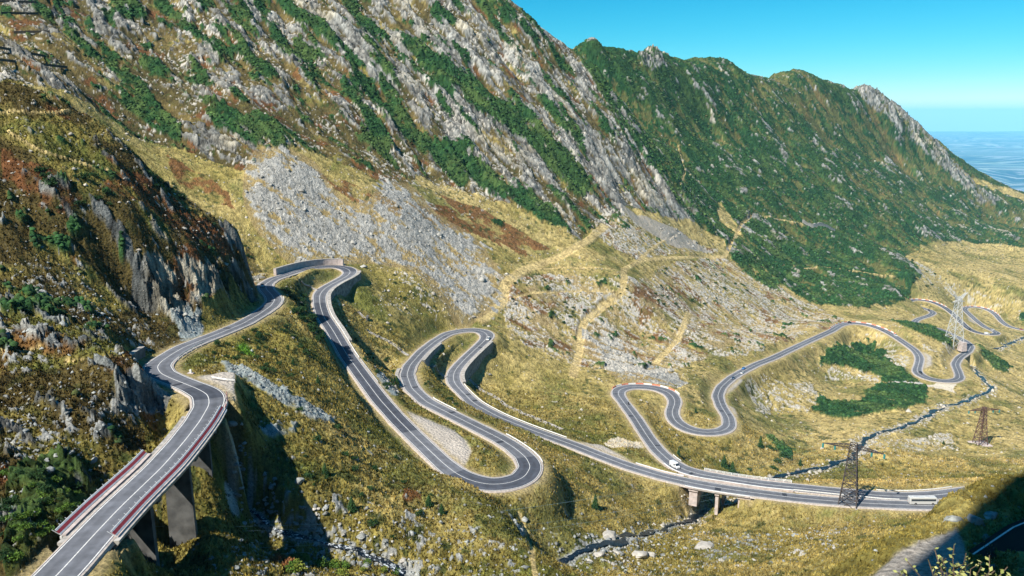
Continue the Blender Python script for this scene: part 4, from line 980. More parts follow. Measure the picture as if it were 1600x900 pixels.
# ------------------------------------------------------------------ vehicles
M_tyre, _, _ = new_mat('tyre_rubber', (.015, .015, .016), .8); M_win, _, _ = new_mat('car_glass', (.02, .03, .04), .08, 0, .6); M_rim, _, _ = new_mat('wheel_rim', (.4, .4, .42), .35, .8)
M_lamp, _, _ = new_mat('headlight_glass', (.7, .7, .65), .1); M_tail, _, _ = new_mat('tail_light', (.4, .02, .02), .3)
def paint(name, c):
    c = tuple(min(x, .62) for x in c) 
    m, nt, b = new_mat(name, c, .3, 0, .5); b.inputs['Coat Weight'].default_value = .6; return m
def loft(secs, name, mat, root, smooth=False):
    """secs: list of (x, [(y, z) ...]) rings"""
    mb = MB(); n = len(secs[0][1]); V = [(x, y, z) for x, ring in secs for y, z in ring]
    Fs = [(i * n + k, i * n + (k + 1) % n, (i + 1) * n + (k + 1) % n, (i + 1) * n + k) for i in range(len(secs) - 1) for k in range(n)]
    Fs += [tuple(range(n)), tuple(range((len(secs) - 1) * n, len(secs) * n))]
    mb.add(V, Fs); o = mb.build(name, mat, root)
    if smooth:
        b = o.modifiers.new('b', 'BEVEL'); b.width = .08; b.segments = 2; b.limit_method = 'ANGLE'
    return o
def ring(w, z0, z1, r=.8): return [(-w, z0), (-w, z1 * .6 + z0 * .4), (-w * r, z1), (w * r, z1), (w, z1 * .6 + z0 * .4), (w, z0)]
def wheels(root, xs, w, R):
    for x in xs:
        for s in (-1, 1):
            mb = MB(); mb.bar((x, s * (w - .12), R), (x, s * (w + .1), R), R * 1.41, n=16); wh = mb.build('wheel', M_tyre, root)
            mb = MB(); mb.bar((x, s * (w + .02), R), (x, s * (w + .12), R), R * .8, n=12); mb.build('rim', M_rim, wh)
def lights(root, xf, xr, w, z):
    for s in (-1, 1):
        mb = MB(); mb.box((xf, s * w * .72, z), (.08, .32, .18)); mb.build('headlight', M_lamp, root)
        mb = MB(); mb.box((xr, s * w * .78, z + .08), (.08, .26, .2)); mb.build('tail_light', M_tail, root)
def car(i, lane, fwd, mat, label, kind='car', name='car'):
    p = road[i]; d = 1 if fwd else -1; ang = math.atan2(rt[i, 1] * d, rt[i, 0] * d); sl = math.atan2(road[min(i + 3, len(road) - 1), 2] - road[max(i - 3, 0), 2], 6) * d
    r = empty(name, (p[0] + rn[i, 0] * lane, p[1] + rn[i, 1] * lane, p[2] + .09), 0, label, kind, 'vehicles on the mountain road'); r.rotation_euler = (0, -sl, ang)
    if kind == 'car':
        w = .9
        loft([(-2.1, ring(w * .85, .4, .85)), (-1.95, ring(w, .28, .95)), (-.9, ring(w, .22, 1.0)), (.7, ring(w, .22, .98)), (1.85, ring(w * .95, .26, .80)), (2.15, ring(w * .8, .34, .66))], 'body', mat, r, True)
        loft([(-1.85, ring(w * .86, .9, .96, .95)), (-1.25, ring(w * .84, .92, 1.42, .86)), (.25, ring(w * .84, .92, 1.45, .86)), (1.1, ring(w * .86, .9, .98, .95))], 'windows', M_win, r)
        mb = MB(); mb.box((-.5, 0, 1.455), (1.5, 1.28, .06)); mb.build('roof', mat, r); wheels(r, (-1.3, 1.35), w, .33); lights(r, 2.13, -2.1, w, .62)
    elif kind == 'van':
        w = 1.0
        loft([(-2.75, ring(w * .97, .35, 2.25, .88)), (-2.6, ring(w, .3, 2.4, .88)), (.9, ring(w, .3, 2.45, .86)), (1.35, ring(w, .3, 2.2, .85)), (2.05, ring(w, .3, 1.25, .88)), (2.7, ring(w * .92, .32, 1.0, .85))], 'body', mat, r, True)
        mb = MB(); V = [(1.40, -.80, 2.12), (1.40, .80, 2.12), (2.06, .86, 1.33), (2.06, -.86, 1.33)]; mb.add(V + [(x + .05, y, z + .04) for x, y, z in V], [(0, 1, 2, 3), (4, 5, 6, 7), (0, 1, 5, 4), (2, 3, 7, 6), (1, 2, 6, 5), (3, 0, 4, 7)]); mb.build('windscreen', M_win, r)
        for s in (-1, 1): mb = MB(); mb.box((.95, s * .97, 1.65), (.9, .12, .55)); mb.build('side_window', M_win, r)
        wheels(r, (-1.7, 1.75), w, .36); lights(r, 2.68, -2.74, w, .8)
    elif kind == 'coach':
        w = 1.25
        loft([(-5.9, ring(w * .96, .4, 3.1, .9)), (-5.75, ring(w, .35, 3.3, .92)), (5.4, ring(w, .35, 3.3, .92)), (5.9, ring(w * .96, .38, 2.6, .92))], 'body', mat, r, True)
        for s in (-1, 1): mb = MB(); mb.box((-.1, s * 1.21, 2.2), (10.6, .12, .95)); mb.build('side_windows', M_win, r)
        mb = MB(); mb.box((5.78, 0, 2.0), (.32, 2.2, 1.3)); mb.build('windscreen', M_win, r)
        for x in (-3.2, 1.8): mb = MB(); mb.box((x, 0, 3.42), (2.2, 1.4, .26), taper=.9); mb.build('roof_unit', M_steel, r)
        wheels(r, (-3.4, 4.0), w, .5); lights(r, 5.88, -5.9, w, .9)
    return r
Pw, Pk, Pb, Ps, Pg, Prd = paint('white_car_paint', (.75, .75, .75)), paint('black_car_paint', (.015, .015, .02)), paint('blue_car_paint', (.03, .25, .7)), paint('silver_car_paint', (.4, .42, .45)), paint('navy_car_paint', (.02, .05, .12)), paint('red_car_paint', (.35, .03, .03))
car(ix(417, 448), -1.6, False, Ps, 'grey hatchback in the shade of the rock spur bend')
car(ix(757, 529), -1.7, True, Pw, 'white car with a blue windscreen rounding the double hairpin')
car(ix(1057, 733), -1.7, False, Pw, 'white panel van beside the lower bridge', 'van', 'van')
car(ix(1141, 591), 1.6, False, Pg, 'dark blue car climbing behind the white one near the lay-by')
car(ix(1156, 583), 1.7, False, Pw, 'white car on the straight above the S-bends')
car(ix(1167, 579), -1.7, True, Pb, 'bright blue car meeting the white one on the straight')
car(ix(1329, 505), -1.6, True, Pk, 'black car at the top of the bend with the red and white barrier')
car(ix(1397, 524), -1.7, True, Pw, 'small white car coming down from the barrier bend')
car(ix(1434, 584), -1.6, True, Pk, 'black car entering the bend above the dwarf pines')
car(ix(1453, 486), -1.5, True, Pk, 'dark car on the short link road below the highest hairpin')
car(ix(1517, 516), 1.6, True, Pk, 'black car beside the white pylon on the dark new road')
car(ix(1540, 522.5), 1.7, True, Pw, 'white lorry-sized van on the outside of the distant loop', 'van', 'van')
car(ix(1552, 517), -1.6, True, Pw, 'front one of two white cars in the distant loop')
car(ix(1549, 515.5), 1.7, False, Pw, 'white car meeting another inside the distant loop')
car(ix(1596, 515), 1.6, True, Prd, 'dark car partly cut by the right edge of the photo')
cr = car(ix(1444, 790), -1.3, True, paint('cream_coach_paint', (.5, .5, .48)), 'white coach with roof units passing the grassy bank', 'coach', 'coach'); cr.scale = (.88, .88, .88)
# motorcycle and rider
i = ix(977, 633); p = road[i]; r = empty('motorcycle', (p[0] + rn[i, 0] * 1.6, p[1] + rn[i, 1] * 1.6, p[2] + .09), math.atan2(-rt[i, 1], -rt[i, 0]), 'black motorcycle on the straight below the barrier bend', 'motorcycle')
for x in (-.75, .75):
    mb = MB(); mb.bar((x, -.08, .33), (x, .08, .33), .46, n=16); mb.build('wheel', M_tyre, r)
mb = MB(); mb.bar((-.75, 0, .35), (-.1, 0, .75), .16); mb.bar((.75, 0, .35), (.45, 0, 1.0), .12); mb.box((.15, 0, .85), (.6, .34, .3), taper=.8); mb.box((-.45, 0, .85), (.7, .28, .14)); mb.box((0, 0, .5), (.6, .3, .4)); mb.build('frame', Pk, r)
mb = MB(); mb.bar((.42, -.38, 1.05), (.42, .38, 1.05), .06); mb.build('handlebar', M_dkst, r)
def skin_person(name, joints, edges, radii, mat, root_loc, rz, label):
    me = D.meshes.new(name); me.from_pydata(joints, edges, []); me.materials.append(mat); o = D.objects.new(name, me); COL.objects.link(o); o.location = root_loc; o.rotation_euler = (0, 0, rz)
    s = o.modifiers.new('skin', 'SKIN'); me.skin_vertices.new() if not me.skin_vertices else None
    for k, rr in enumerate(radii): me.skin_vertices[0].data[k].radius = (rr, rr)
    me.skin_vertices[0].data[0].use_root = True
    sb_ = o.modifiers.new('sub', 'SUBSURF'); sb_.levels = sb_.render_levels = 1
    return tag(o, label, 'person')
J = [(-.35, 0, .98), (-.2, 0, 1.2), (-.02, 0, 1.45), (.05, 0, 1.58), (.08, 0, 1.72), (.0, .22, 1.42), (.2, .3, 1.2), (.40, .34, 1.08), (.0, -.22, 1.42), (.2, -.3, 1.2), (.40, -.34, 1.08),
     (-.3, .14, .95), (.12, .26, .85), (-.05, .22, .42), (.06, .22, .34), (-.3, -.14, .95), (.12, -.26, .85), (-.05, -.22, .42), (.06, -.22, .34)]
E = [(0, 1), (1, 2), (2, 3), (3, 4), (2, 5), (5, 6), (6, 7), (2, 8), (8, 9), (9, 10), (0, 11), (11, 12), (12, 13), (13, 14), (0, 15), (15, 16), (16, 17), (17, 18)]
Rr = [.16, .16, .17, .07, .13, .08, .055, .04, .08, .055, .04, .1, .085, .055, .045, .1, .085, .055, .045]
M_leather, _, _ = new_mat('black_leather', (.02, .02, .022), .5)
skin_person('person', J, E, Rr, M_leather, tuple(r.location), r.rotation_euler.z, 'motorcyclist in black leathers leaning forward on the motorcycle')
# ------------------------------------------------------------------ things nobody could count: stones, tussocks, dwarf pines
def sample(n, prob, ymin, ymax, seed, umax=.70):
    """grid cells picked by the share of the view they fill and by prob"""
    r_ = np.random.default_rng(seed)
    j0, j1 = np.searchsorted(vv, math.log(ymin)), np.searchsorted(vv, math.log(ymax)) - 1
    jj = r_.integers(j0, j1, n); ii = r_.integers(0, nu - 1, n)
    k = (np.abs(cols[ii]) < umax) & (r_.random(n) < prob[jj, ii]); jj, ii = jj[k], ii[k]
    a, b = r_.random(len(jj)), r_.random(len(jj))
    def ip(G): return (G[jj, ii] * (1 - a) + G[jj, ii + 1] * a) * (1 - b) + (G[jj + 1, ii] * (1 - a) + G[jj + 1, ii + 1] * a) * b
    return np.stack([ip(XX), ip(YY), ip(Z)], 1), A[jj, ii], jj, ii, r_
def mass(name, V, Fc, C_, mat, n):
    """V (n, k, 3) corners, Fc faces of one piece, C_ (n, 3) colours -> one mesh"""
    k = V.shape[1]; Fc = np.array(Fc, np.int32); m = len(Fc); w = Fc.shape[1]
    me = D.meshes.new(name); me.vertices.add(n * k); me.vertices.foreach_set('co', V.astype(np.float32).ravel())
    idx = (Fc[None] + (np.arange(n, dtype=np.int32) * k)[:, None, None]).ravel()
    me.loops.add(n * m * w); me.loops.foreach_set('vertex_index', idx)
    me.polygons.add(n * m); me.polygons.foreach_set('loop_start', np.arange(0, n * m * w, w, dtype=np.int32)); me.polygons.foreach_set('loop_total', np.full(n * m, w, np.int32))
    me.update(calc_edges=True)
    at = me.attributes.new('albedo', 'FLOAT_COLOR', 'POINT'); cc_ = np.repeat(np.concatenate([C_, np.ones((n, 1))], 1)[:, None], k, 1); at.data.foreach_set('color', cc_.astype(np.float32).ravel())
    me.materials.append(mat); o = D.objects.new(name, me); COL.objects.link(o); tag(o, kind='stuff'); return o
def attr_mat(name, rough=.9):
    m, nt, b = new_mat(name, rough=rough, spec=.1); at = N(nt, 'ShaderNodeAttribute', attribute_name='albedo')
    tc = N(nt, 'ShaderNodeTexCoord'); n = N(nt, 'ShaderNodeTexNoise', i_Scale=4, i_Detail=4); nt.links.new(tc.outputs['Object'], n.inputs['Vector'])
    mr = N(nt, 'ShaderNodeMapRange'); mr.inputs['From Min'].default_value = .3; mr.inputs['From Max'].default_value = .7; mr.inputs['To Min'].default_value = .6; mr.inputs['To Max'].default_value = 1.4; nt.links.new(n.outputs['Fac'], mr.inputs['Value'])
    mx = N(nt, 'ShaderNodeMix', data_type='RGBA', blend_type='MULTIPLY'); mx.inputs[0].default_value = 1; nt.links.new(at.outputs['Color'], mx.inputs[6]); nt.links.new(mr.outputs[0], mx.inputs[7]); nt.links.new(mx.outputs[2], b.inputs['Base Color']); return m
OCT = np.array([(1, 0, 0), (0, 1, 0), (-1, 0, 0), (0, -1, 0), (0, 0, 1), (.5, .5, -.6), (-.7, -.4, -.6)], float)
OCF = [(0, 1, 4), (1, 2, 4), (2, 3, 4), (3, 0, 4), (1, 0, 5), (2, 1, 6), (3, 2, 6), (0, 3, 6)]
ok = clear * (lay < .3) * (flat < .4)
# stones
pr = np.clip(1.0 * scr + .30 * M_stony + .34 * M_pale * sstep(-.1, .2, patch + stripes) + .22 * M_pale2 + .10 * (M_rock + M_near) + .55 * (SD < 4.5) + .035, 0, 1) * (jun < .4)
pr = np.where(SD < 4.5, np.maximum(pr, .6), pr * ok) * (YY > 45)
P, cA, jj, ii, r_ = sample(430000, pr * (1 - .85 * M_green) * .30, 46, 1100, 61)
n = len(P); dist = P[:, 1]
sz = np.exp(r_.normal(-.95, .42, n)) * np.clip(.55 + dist / 420, .7, 2.0); sz = np.where(SD[jj, ii] < 4.5, sz * 1.35, sz); sz = np.where(dist < 100, sz * .5, sz); sz = np.where(M_scree[jj, ii] > .5, sz * np.where(r_.random(n) < .06, 1.7, .72), sz)
V = OCT[None] * (1 + .45 * (r_.random((n, 7, 1)) - .5)) * sz[:, None, None] * np.stack([r_.uniform(.7, 1.3, n), r_.uniform(.6, 1.1, n), r_.uniform(.4, .8, n)], 1)[:, None]
th = r_.uniform(0, 6.28, n); c_, s_ = np.cos(th), np.sin(th); V = np.stack([V[..., 0] * c_[:, None] - V[..., 1] * s_[:, None], V[..., 0] * s_[:, None] + V[..., 1] * c_[:, None] + .25 * V[..., 2], V[..., 2]], -1) + P[:, None]
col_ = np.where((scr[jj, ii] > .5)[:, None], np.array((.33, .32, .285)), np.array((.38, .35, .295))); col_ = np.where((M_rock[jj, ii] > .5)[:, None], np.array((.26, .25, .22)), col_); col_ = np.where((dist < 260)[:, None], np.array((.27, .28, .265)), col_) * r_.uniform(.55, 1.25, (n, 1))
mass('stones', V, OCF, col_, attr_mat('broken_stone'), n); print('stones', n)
# tussocks of grass on the near slopes
pr = ok * (scr < .3) * (allrock < .3) * (jun < .3) * (stone < .4) * (SD > 1.8) * (M_scree2 < .5)
P, cA, jj, ii, r_ = sample(400000, pr * .85, 48, 420, 62)
n = len(P); hgt = r_.uniform(.25, .62, n) * np.where(P[:, 1] < 100, .5, 1) * (.8 + P[:, 1] / 500); wd = hgt * r_.uniform(.5, .95, n)
V = np.zeros((n, 7, 3)); 
for k in range(3):
    a = r_.uniform(0, 6.28, n); V[:, 2 * k] = np.stack([np.cos(a) * wd * .5, np.sin(a) * wd * .5, -.1 * hgt], 1); V[:, 2 * k + 1] = np.stack([-np.cos(a) * wd * .5, -np.sin(a) * wd * .5, -.1 * hgt], 1)
V[:, 6] = np.stack([r_.normal(0, .25, n) * hgt, r_.normal(0, .25, n) * hgt, hgt], 1)
V += P[:, None]
mass('grass', V, [(0, 1, 6), (2, 3, 6), (4, 5, 6)], np.clip(cA * r_.uniform(.75, 1.4, (n, 1)) * np.array((1.05, 1.0, .9)), .01, .7), attr_mat('dry_grass'), n); print('tussocks', n)
# dwarf pine crowns
P, cA, jj, ii, r_ = sample(230000, jun * (M_lush < .5), 130, 2300, 63)
n = len(P); R_ = r_.uniform(.55, 1.3, n) * np.clip(P[:, 1] / 560, .8, 1.7)
ICO = [(0, 0, 1)] + [(math.cos(a) * .85, math.sin(a) * .85, .45) for a in np.arange(5) * 1.2566] + [(math.cos(a + .6) * 1.05, math.sin(a + .6) * 1.05, -.25) for a in np.arange(5) * 1.2566]
IF = [(0, 1 + k, 1 + (k + 1) % 5) for k in range(5)] + [(1 + k, 6 + k, 1 + (k + 1) % 5) for k in range(5)] + [(1 + (k + 1) % 5, 6 + k, 6 + (k + 1) % 5) for k in range(5)]
V = np.array(ICO)[None] * (1 + .5 * (r_.random((n, 11, 1)) - .5)) * R_[:, None, None] * np.array((1, 1, .75)) + P[:, None]
mass('dwarf_pines', V, IF, np.clip(cA * r_.uniform(.7, 1.35, (n, 1)), .004, .3), attr_mat('pine_crowns'), n); print('pines', n, time.time() - T0)
# ------------------------------------------------------------------ plants
def leaf_mat(name, c1, c2, scale=1.2):
    m, nt, b = new_mat(name, c1, .75, 0, .15)
    tc = N(nt, 'ShaderNodeTexCoord'); n = N(nt, 'ShaderNodeTexNoise', i_Scale=scale, i_Detail=3); nt.links.new(tc.outputs['Object'], n.inputs['Vector'])
    r = N(nt, 'ShaderNodeValToRGB'); r.color_ramp.elements[0].position = .35; r.color_ramp.elements[1].position = .65; r.color_ramp.elements[0].color = (*c1, 1); r.color_ramp.elements[1].color = (*c2, 1)
    nt.links.new(n.outputs['Fac'], r.inputs[0]); nt.links.new(r.outputs[0], b.inputs['Base Color']); return m
M_jn = leaf_mat('dwarf_pine_needles', (.012, .040, .014), (.040, .085, .022)); M_br = leaf_mat('rust_brown_leaves', (.13, .05, .02), (.26, .12, .04)); M_yg = leaf_mat('yellow_green_leaves', (.10, .14, .02), (.26, .28, .05)); M_gl = leaf_mat('light_green_leaves', (.05, .11, .015), (.12, .20, .03))
M_bark = noisy('bark', (.10, .075, .05), .6, 1.4, 6)
def clump(mb, c, R, n, s, flat=.7, seed=0):
    rg = np.random.default_rng(seed)
    for _ in range(n):
        d = rg.normal(size=3); d /= np.linalg.norm(d); rr = rg.random()**.35; bump = 1 + .25 * math.sin(d[0] * 5 + seed) * math.cos(d[1] * 4 + seed)
        p = np.array(c) + d * R * rr * bump * np.array((1, 1, flat)); 
        if p[2] < c[2] - R * flat * .5: continue
        a = rg.normal(size=3); a /= np.linalg.norm(a); b_ = np.cross(a, rg.normal(size=3)); b_ /= np.linalg.norm(b_); q = s * rg.uniform(.6, 1.3)
        mb.add([p - a * q, p + b_ * q * .6, p + a * q, p - b_ * q * .6], [(0, 1, 2, 3)])
def make_bush(k, leaf):
    r = empty('shrub', (0, 0, -500)); mb = MB(); rg = np.random.default_rng(90 + k)
    for j in range(5):
        a = rg.uniform(0, 6.28); clump(mb, (math.cos(a) * .5, math.sin(a) * .5, .35 + .25 * rg.random()), .62, 75, .13, .8, 10 * k + j)
    mb.build('foliage', leaf, r)
    mb = MB()
    for j in range(5): a = rg.uniform(0, 6.28); mb.bar((0, 0, -.3), (math.cos(a) * .5, math.sin(a) * .5, .5), .05)
    mb.build('stem', M_bark, r); return r
def make_conifer(k):
    r = empty('conifer', (0, 0, -500)); mb = MB(); rg = np.random.default_rng(190 + k)
    for L in range(16):
        z = .08 + L / 16 * .92; R = (1 - z)**.8 * .36 + .02
        for j in range(int(34 * (1.05 - z)) + 6):
            a = rg.uniform(0, 6.28); q = R * rg.uniform(.55, 1.15); c_, s_ = math.cos(a), math.sin(a); zz = z + rg.uniform(-.03, .03); w = .035
            mb.add([(c_ * .02, s_ * .02, zz + .03), (c_ * q * .6 - s_ * w, s_ * q * .6 + c_ * w, zz), (c_ * q, s_ * q, zz - .045), (c_ * q * .6 + s_ * w, s_ * q * .6 - c_ * w, zz)], [(0, 1, 2, 3)])
    mb.build('crown', M_jn, r); mb = MB(); mb.bar((0, 0, -.1), (0, 0, .9), .035, n=6); mb.build('trunk', M_bark, r); return r
def make_rock(k, mat):
    rg = np.random.default_rng(290 + k); import bmesh
    bm = bmesh.new(); pts = rg.normal(size=(26, 3)); pts /= np.linalg.norm(pts, axis=1)[:, None]; pts *= rg.uniform(.75, 1.1, (26, 1)); pts *= np.array((.9, .62, .5)) * rg.uniform(.8, 1.2, 3)
    for p in pts: bm.verts.new(p)
    bmesh.ops.convex_hull(bm, input=bm.verts); bmesh.ops.bevel(bm, geom=bm.edges[:], offset=.05, segments=1, affect='EDGES')
    me = D.meshes.new('boulder'); bm.to_mesh(me); bm.free(); me.materials.append(mat); return me
def copy_tree(o, parent=None):
    c = o.copy(); COL.objects.link(c)
    if parent: c.parent = parent
    for ch in o.children: copy_tree(ch, c)
    return c
M_bld = noisy('boulder_stone', (.24, .25, .235), .55, 1.4, 2.2, bump=.5, bdist=.1); M_bld2 = noisy('pale_limestone', (.40, .375, .33), .6, 1.25, 2.2, bump=.5, bdist=.1)
bushes = [make_bush(k, M_jn) for k in range(3)]; bushes_g = [make_bush(5 + k, M_gl) for k in range(2)]; bush_b = [make_bush(8, M_br)]; bush_y = [make_bush(9, M_yg), make_bush(10, M_yg)]
conifers = [make_conifer(k) for k in range(3)]; rocks = [make_rock(k, M_bld) for k in range(7)]; rocks_p = [make_rock(20 + k, M_bld2) for k in range(5)]
used = set()
def put(protos, p, scale, label, cat, group, squash=1.):
    pr = random.choice(protos)
    if isinstance(pr, bpy.types.Mesh):
        o = D.objects.new('boulder', pr); COL.objects.link(o)
    elif pr.name not in used: used.add(pr.name); o = pr
    else: o = copy_tree(pr)
    o.location = p; o.rotation_euler = (0, 0, random.uniform(0, 6.28)); s = scale; o.scale = (s, s, s * squash)
    return tag(o, label, cat, group)
def okspot(p): 
    d = np.min(np.hypot(road[:, 0] - p[0], road[:, 1] - p[1])); return d > 5.4
def scatter(protos, polypx, n, smin, smax, label, cat, group, squash=1., sink=.0, exact=False):
    """n places inside a photographed outline (or exactly its points)"""
    P = np.array(polypx, float); k = 0; tries = 0
    pts = list(polypx) if exact else []
    while not exact and len(pts) < n and tries < n * 60:
        tries += 1; q = P.min(0) + np.random.default_rng(tries * 7 + int(P[0, 0]) * 13 + len(label)).random(2) * (P.max(0) - P.min(0)); c = False; j = len(P) - 1
        for i in range(len(P)):
            if (P[i, 1] > q[1]) != (P[j, 1] > q[1]) and q[0] < (P[j, 0] - P[i, 0]) * (q[1] - P[i, 1]) / (P[j, 1] - P[i, 1]) + P[i, 0]: c = not c
            j = i
        if c: pts.append(tuple(q))
    for q in pts:
        p = hit(*q[:2])
        if not exact and not okspot(p): continue
        s = random.uniform(smin, smax) if len(q) < 3 else q[2]
        p[2] -= sink * s; put(protos, p, s, label, cat, group, squash * random.uniform(.85, 1.15))
S = 'shrub'; DG = 'dark green shrubs scattered on the slopes'
scatter(bushes, [(300,555),(420,500),(470,520),(500,570),(480,600),(400,585),(330,565)], 34, .7, 1.7, 'low dark shrub on the grassy spur between the bend and the first leg', S, DG)
scatter(bushes, [(445,445),(475,462),(500,500),(520,540),(505,545),(470,500),(440,465)], 36, 1.2, 2.4, 'dark shrub in the shaded hollow left of the first leg', S, DG)
scatter(bushes, [(560,530),(610,560),(630,600),(600,610),(570,570),(545,540)], 26, .8, 1.7, 'dark shrub on the bank between the first leg and the double hairpin', S, DG)
scatter(bushes, [(660,580),(690,590),(720,640),(700,635),(660,600)], 18, .6, 1.3, 'small dark shrub between the two roads of the double hairpin', S, DG)
scatter(bushes, [(800,430),(960,430),(1000,470),(900,500),(830,520),(790,480)], 26, .8, 1.6, 'small dark bush among the stones between the pale trails', S, DG)
scatter(bushes, [(1000,420),(1150,410),(1200,460),(1120,500),(1020,480)], 26, .9, 2.2, 'dark bush on the pale slope below the long trail', S, DG)
scatter(bushes, [(1380,395),(1440,400),(1500,440),(1450,450),(1420,430)], 10, 1.5, 3.0, 'dark bush at the lower edge of the dwarf pine slope', S, DG)
scatter(bushes, [(560,430),(650,430),(700,500),(620,500)], 12, .6, 1.2, 'small bush on the meadow right of the tall retaining wall', S, DG)
scatter(bushes, [(430,620),(600,660),(700,790),(620,860),(480,760)], 22, .5, 1.4, 'dark bush on the grassy spur in front of the first leg', S, DG)
scatter(bushes, [(20,230),(150,230),(180,330),(60,330)], 14, .9, 2.2, 'dark bush among the heath on the left rock spur', S, DG)
scatter(bushes, [(200,262),(262,275),(330,350),(392,385),(404,420),(395,420),(370,372),(300,325),(240,292)], 20, 1.0, 2.0, 'dark shrub along the crest of the left rock spur', S, DG)
scatter(bushes_g + bushes, [(0,740),(110,725),(140,770),(118,812),(60,860),(0,895)], 60, .5, 1.15, 'green bush in the damp hollow left of the long bridge', S, 'bushes left of the long bridge')
scatter(bush_y + bushes_g, [(455,865),(600,880),(640,900),(450,905)], 20, .8, 1.6, 'yellow-green bush by the rapids', S, 'bushes by the rapids')
scatter(bush_b, [(428,872),(470,876),(465,895),(430,893)], 6, .9, 1.5, 'rust brown bush by the rapids', S, 'brown bushes by the rapids')
scatter(bushes, [(1205,702,3.2),(1222,712,3.6),(1215,722,3.),(1170,735,1.5),(1210,733,2.4)], 0, 1, 1, 'low green bush on the meadow above the lower bridge', S, DG, .6, exact=True)
T = 'tree'; TG = 'small conifers dotted over the valley'
for q, lb in (((1131,730,7.0), 'tallest small spruce on the meadow above the lower bridge'), ((1144,740,6.4), 'bushier small spruce just right of and below the tallest one'), ((1188,699,6.0), 'lone small spruce on the slope above the stream'), ((1060,712,3.6), 'tiny spruce on the meadow above the white van'), ((1087,645,3.), 'tiny spruce inside the lower S-bend'),
              ((930,794,4.6), 'small spruce beside a grey stone above the lower stream'), ((550,798,4.2), 'dark young spruce in the lower middle of the near hillside'), ((508,741,3.0), 'round young spruce on the near hillside'), ((670,790,3.6), 'young spruce near the crest of the near hillside'), ((690,803,3.), 'smaller young spruce just right of the crest one'), ((1250,728,4.), 'tiny spruce by the stream bend'), ((1474,694,3.), 'lone dark bush-like spruce in the far meadow'),
              ((497,600,3.2), 'round dark young spruce on the grassy spur beside the first leg'), ((458,570,2.6), 'small dark young spruce halfway down the grassy spur'), ((620,600,4.), 'dark young spruce just left of the double hairpin wall'), ((1340,640,4.5), 'small spruce at the foot of the dwarf pine patch')):
    scatter(conifers, [q], 1, 1, 1, lb, T, TG, exact=True)
# boulders
Bc = 'boulder'
for (q, lb) in (((1000,868,3.6), 'big flat pale boulder on the near bank of the lower stream'), ((950,840,3.4), 'large rounded pale boulder above the lower stream'), ((1015,869,3.), 'squat boulder beside the big flat one'), ((936,868,2.6), 'grey boulder in the bend of the lower stream'),
                ((1100,858,4.4), 'long grey slab in the grass right of the lower stream'), ((468,752,1.9), 'wedge-shaped blue-grey boulder on the near hillside'), ((425,760,1.6), 'long blue-grey boulder below the scree tongue'), ((430,748,1.), 'small boulder beside the long blue-grey one'),
                ((472,708,.9), 'round grey boulder on the grassy near hillside'), ((192,217,1.7), 'dark square boulder on the crest of the left rock spur'), ((44,130,1.8), 'dark lone boulder under the snow fences'), ((385,340,2.), 'pale boulder beside the scree on the bright grass strip'), ((20,810,1.8), 'big flat boulder in the damp hollow'),
                ((75,735,1.6), 'pale boulder at the top of the damp hollow'), ((146,719,1.3), 'white boulder on the slope left of the long bridge'), ((365,662,1.5), 'grey boulder above the bright green moss'), ((1490,812,1.0), 'teal-grey boulder half in shade on the knoll'), ((1520,812,1.4), 'larger flat boulder beside the teal-grey one on the knoll'), ((1548,806,1.2), 'dark boulder highest on the shaded knoll')):
    scatter(rocks if q[1] > 700 and q[0] < 900 or q[0] > 1450 else rocks_p, [q], 1, 1, 1, lb, Bc, 'boulders lying about the valley', .9, exact=True)
GB = 'loose boulders'
scatter(rocks, [(365,785),(440,780),(520,830),(560,860),(470,850),(380,820)], 55, .5, 1.3, 'grey broken block in the boulder field beside the rapids', Bc, GB, .8, .2)
scatter(rocks, [(340,830),(420,850),(430,905),(330,905)], 28, .4, 1.1, 'grey block on the mound between the rapids and the bridge shadow', Bc, GB, .8, .2)
scatter(rocks, [(355,700),(385,690),(380,770),(356,800)], 22, .5, 1.1, 'blue-grey block at the edge of the bridge shadow', Bc, GB, .8, .2)
scatter(rocks_p, [(880,890),(960,855),(1060,838),(1110,830),(1090,862),(980,885)], 45, .6, 1.8, 'pale boulder on the banks of the lower stream', Bc, GB, .8, .2)
scatter(rocks_p, [(1100,880),(1280,826),(1335,820),(1325,850),(1200,890)], 40, .8, 2.2, 'grey outcrop block in the grass of the lower right slope', Bc, GB, .7, .25)
scatter(rocks, [(0,640),(100,640),(150,690),(60,730),(0,720)], 22, .5, 1.2, 'grey stone on the slope left of the long bridge', Bc, GB, .8, .2)
scatter(rocks_p, [(450,790),(620,800),(640,880),(560,850)], 24, .4, 1.0, 'pale stone in the grass right of the rapids', Bc, GB, .8, .2)
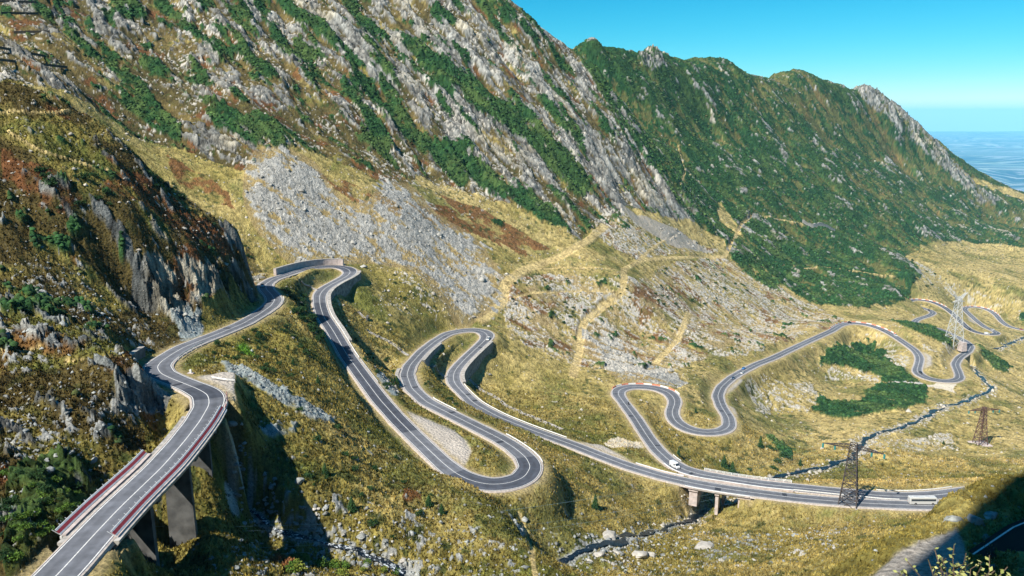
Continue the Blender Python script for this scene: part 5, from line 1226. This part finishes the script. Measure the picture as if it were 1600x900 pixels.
# the shrub at the camera's feet
p0 = np.array(at_Y(1478, 972, 8.0)); r = empty('shrub', p0, 0, 'leafy yellow-green shrub in the bottom right corner, lit against the shade', 'shrub')
rg = np.random.default_rng(5); mbL = MB(); mbS = MB()
M_fl = leaf_mat('yellowish_young_leaves', (.16, .19, .05), (.42, .42, .16), 3)  # yellowish leaves, from olive to pale
for k in range(44):
    a = rg.uniform(-1.15, 1.15); tipx = a * .55; H_ = rg.uniform(.45, .98) * (1 - .25 * abs(a)); q0 = np.array((0, 0, 0.)); pts = [q0 + np.array((tipx * t**1.2 + .03 * math.sin(6 * t + k), rg.uniform(-.15, .15) * t, H_ * t)) for t in np.linspace(0, 1, 7)]
    for a_, b_ in zip(pts, pts[1:]): mbS.bar(a_, b_, .008)
    for t in np.linspace(.25, 1, 15):
        j = t * 6; i_ = min(5, int(j)); c_ = pts[i_] + (pts[i_ + 1] - pts[i_]) * (j - i_); d = rg.normal(size=3); d[2] = abs(d[2]) * .8; d /= np.linalg.norm(d); n_ = np.cross(d, rg.normal(size=3)); n_ /= np.linalg.norm(n_); L = rg.uniform(.04, .075)
        mbL.add([c_, c_ + d * L * .5 + n_ * L * .3, c_ + d * L, c_ + d * L * .5 - n_ * L * .3], [(0, 1, 2, 3)])
mbL.build('leaves', M_fl, r); mbS.build('stems', M_bark, r)
# anything unused leaves the scene
for pr in bushes + bushes_g + bush_b + bush_y + conifers:
    if pr.name not in used:
        for ch in list(pr.children): D.objects.remove(ch)
        D.objects.remove(pr)
print('objects', time.time() - T0, len(D.objects))
# ------------------------------------------------------------------ camera, sun, sky
import mathutils
cam = D.cameras.new('camera'); cam.sensor_width = 36; cam.lens = F / 1600 * 36; cam.clip_end = 300000; cam.clip_start = .2
co = D.objects.new('camera', cam); COL.objects.link(co); co.rotation_euler = (math.pi / 2 - PITCH, 0, 0); SC.camera = co
SUNV = mathutils.Vector((-.48, -.48, .74)).normalized()
EL = math.asin(SUNV.z); AZ = math.atan2(SUNV.x, SUNV.y)
sun = D.lights.new('sun', 'SUN'); sun.energy = 4.9; sun.angle = math.radians(.5); sun.color = (1, .95, .86)
so = D.objects.new('sun', sun); COL.objects.link(so); so.rotation_euler = SUNV.to_track_quat('Z', 'Y').to_euler()
W = D.worlds.new('World'); SC.world = W; W.use_nodes = True; nt = W.node_tree; bg = nt.nodes['Background']
sk = N(nt, 'ShaderNodeTexSky', sky_type='NISHITA', sun_disc=False); sk.sun_elevation = EL; sk.sun_rotation = AZ; sk.altitude = 1800; sk.air_density = 1.0; sk.dust_density = .3; sk.ozone_density = 2.0
sp = N(nt, 'ShaderNodeSeparateColor'); nt.links.new(sk.outputs[0], sp.inputs[0])
def chan(o, e, k):
    p = N(nt, 'ShaderNodeMath', operation='POWER'); p.inputs[1].default_value = e; nt.links.new(sp.outputs[o], p.inputs[0])
    q = N(nt, 'ShaderNodeMath', operation='MULTIPLY'); q.inputs[1].default_value = k; nt.links.new(p.outputs[0], q.inputs[0]); return q
cb = N(nt, 'ShaderNodeCombineColor')
for o, e, k in ((1, 1.12, .98), (2, .9, 1.68)): nt.links.new(chan(o, e, k).outputs[0], cb.inputs[o])
rr_ = chan(0, 3.0, .0125); lim = N(nt, 'ShaderNodeMath', operation='MINIMUM'); gg_ = chan(1, 1.0, .95)
nt.links.new(rr_.outputs[0], lim.inputs[0]); nt.links.new(gg_.outputs[0], lim.inputs[1]); nt.links.new(lim.outputs[0], cb.inputs[0])
nt.links.new(cb.outputs[0], bg.inputs['Color']); bg.inputs['Strength'].default_value = .05
SC.view_settings.view_transform = 'Standard'; SC.view_settings.look = 'None'; SC.view_settings.exposure = .82; SC.view_settings.gamma = 1
print('built', time.time() - T0)
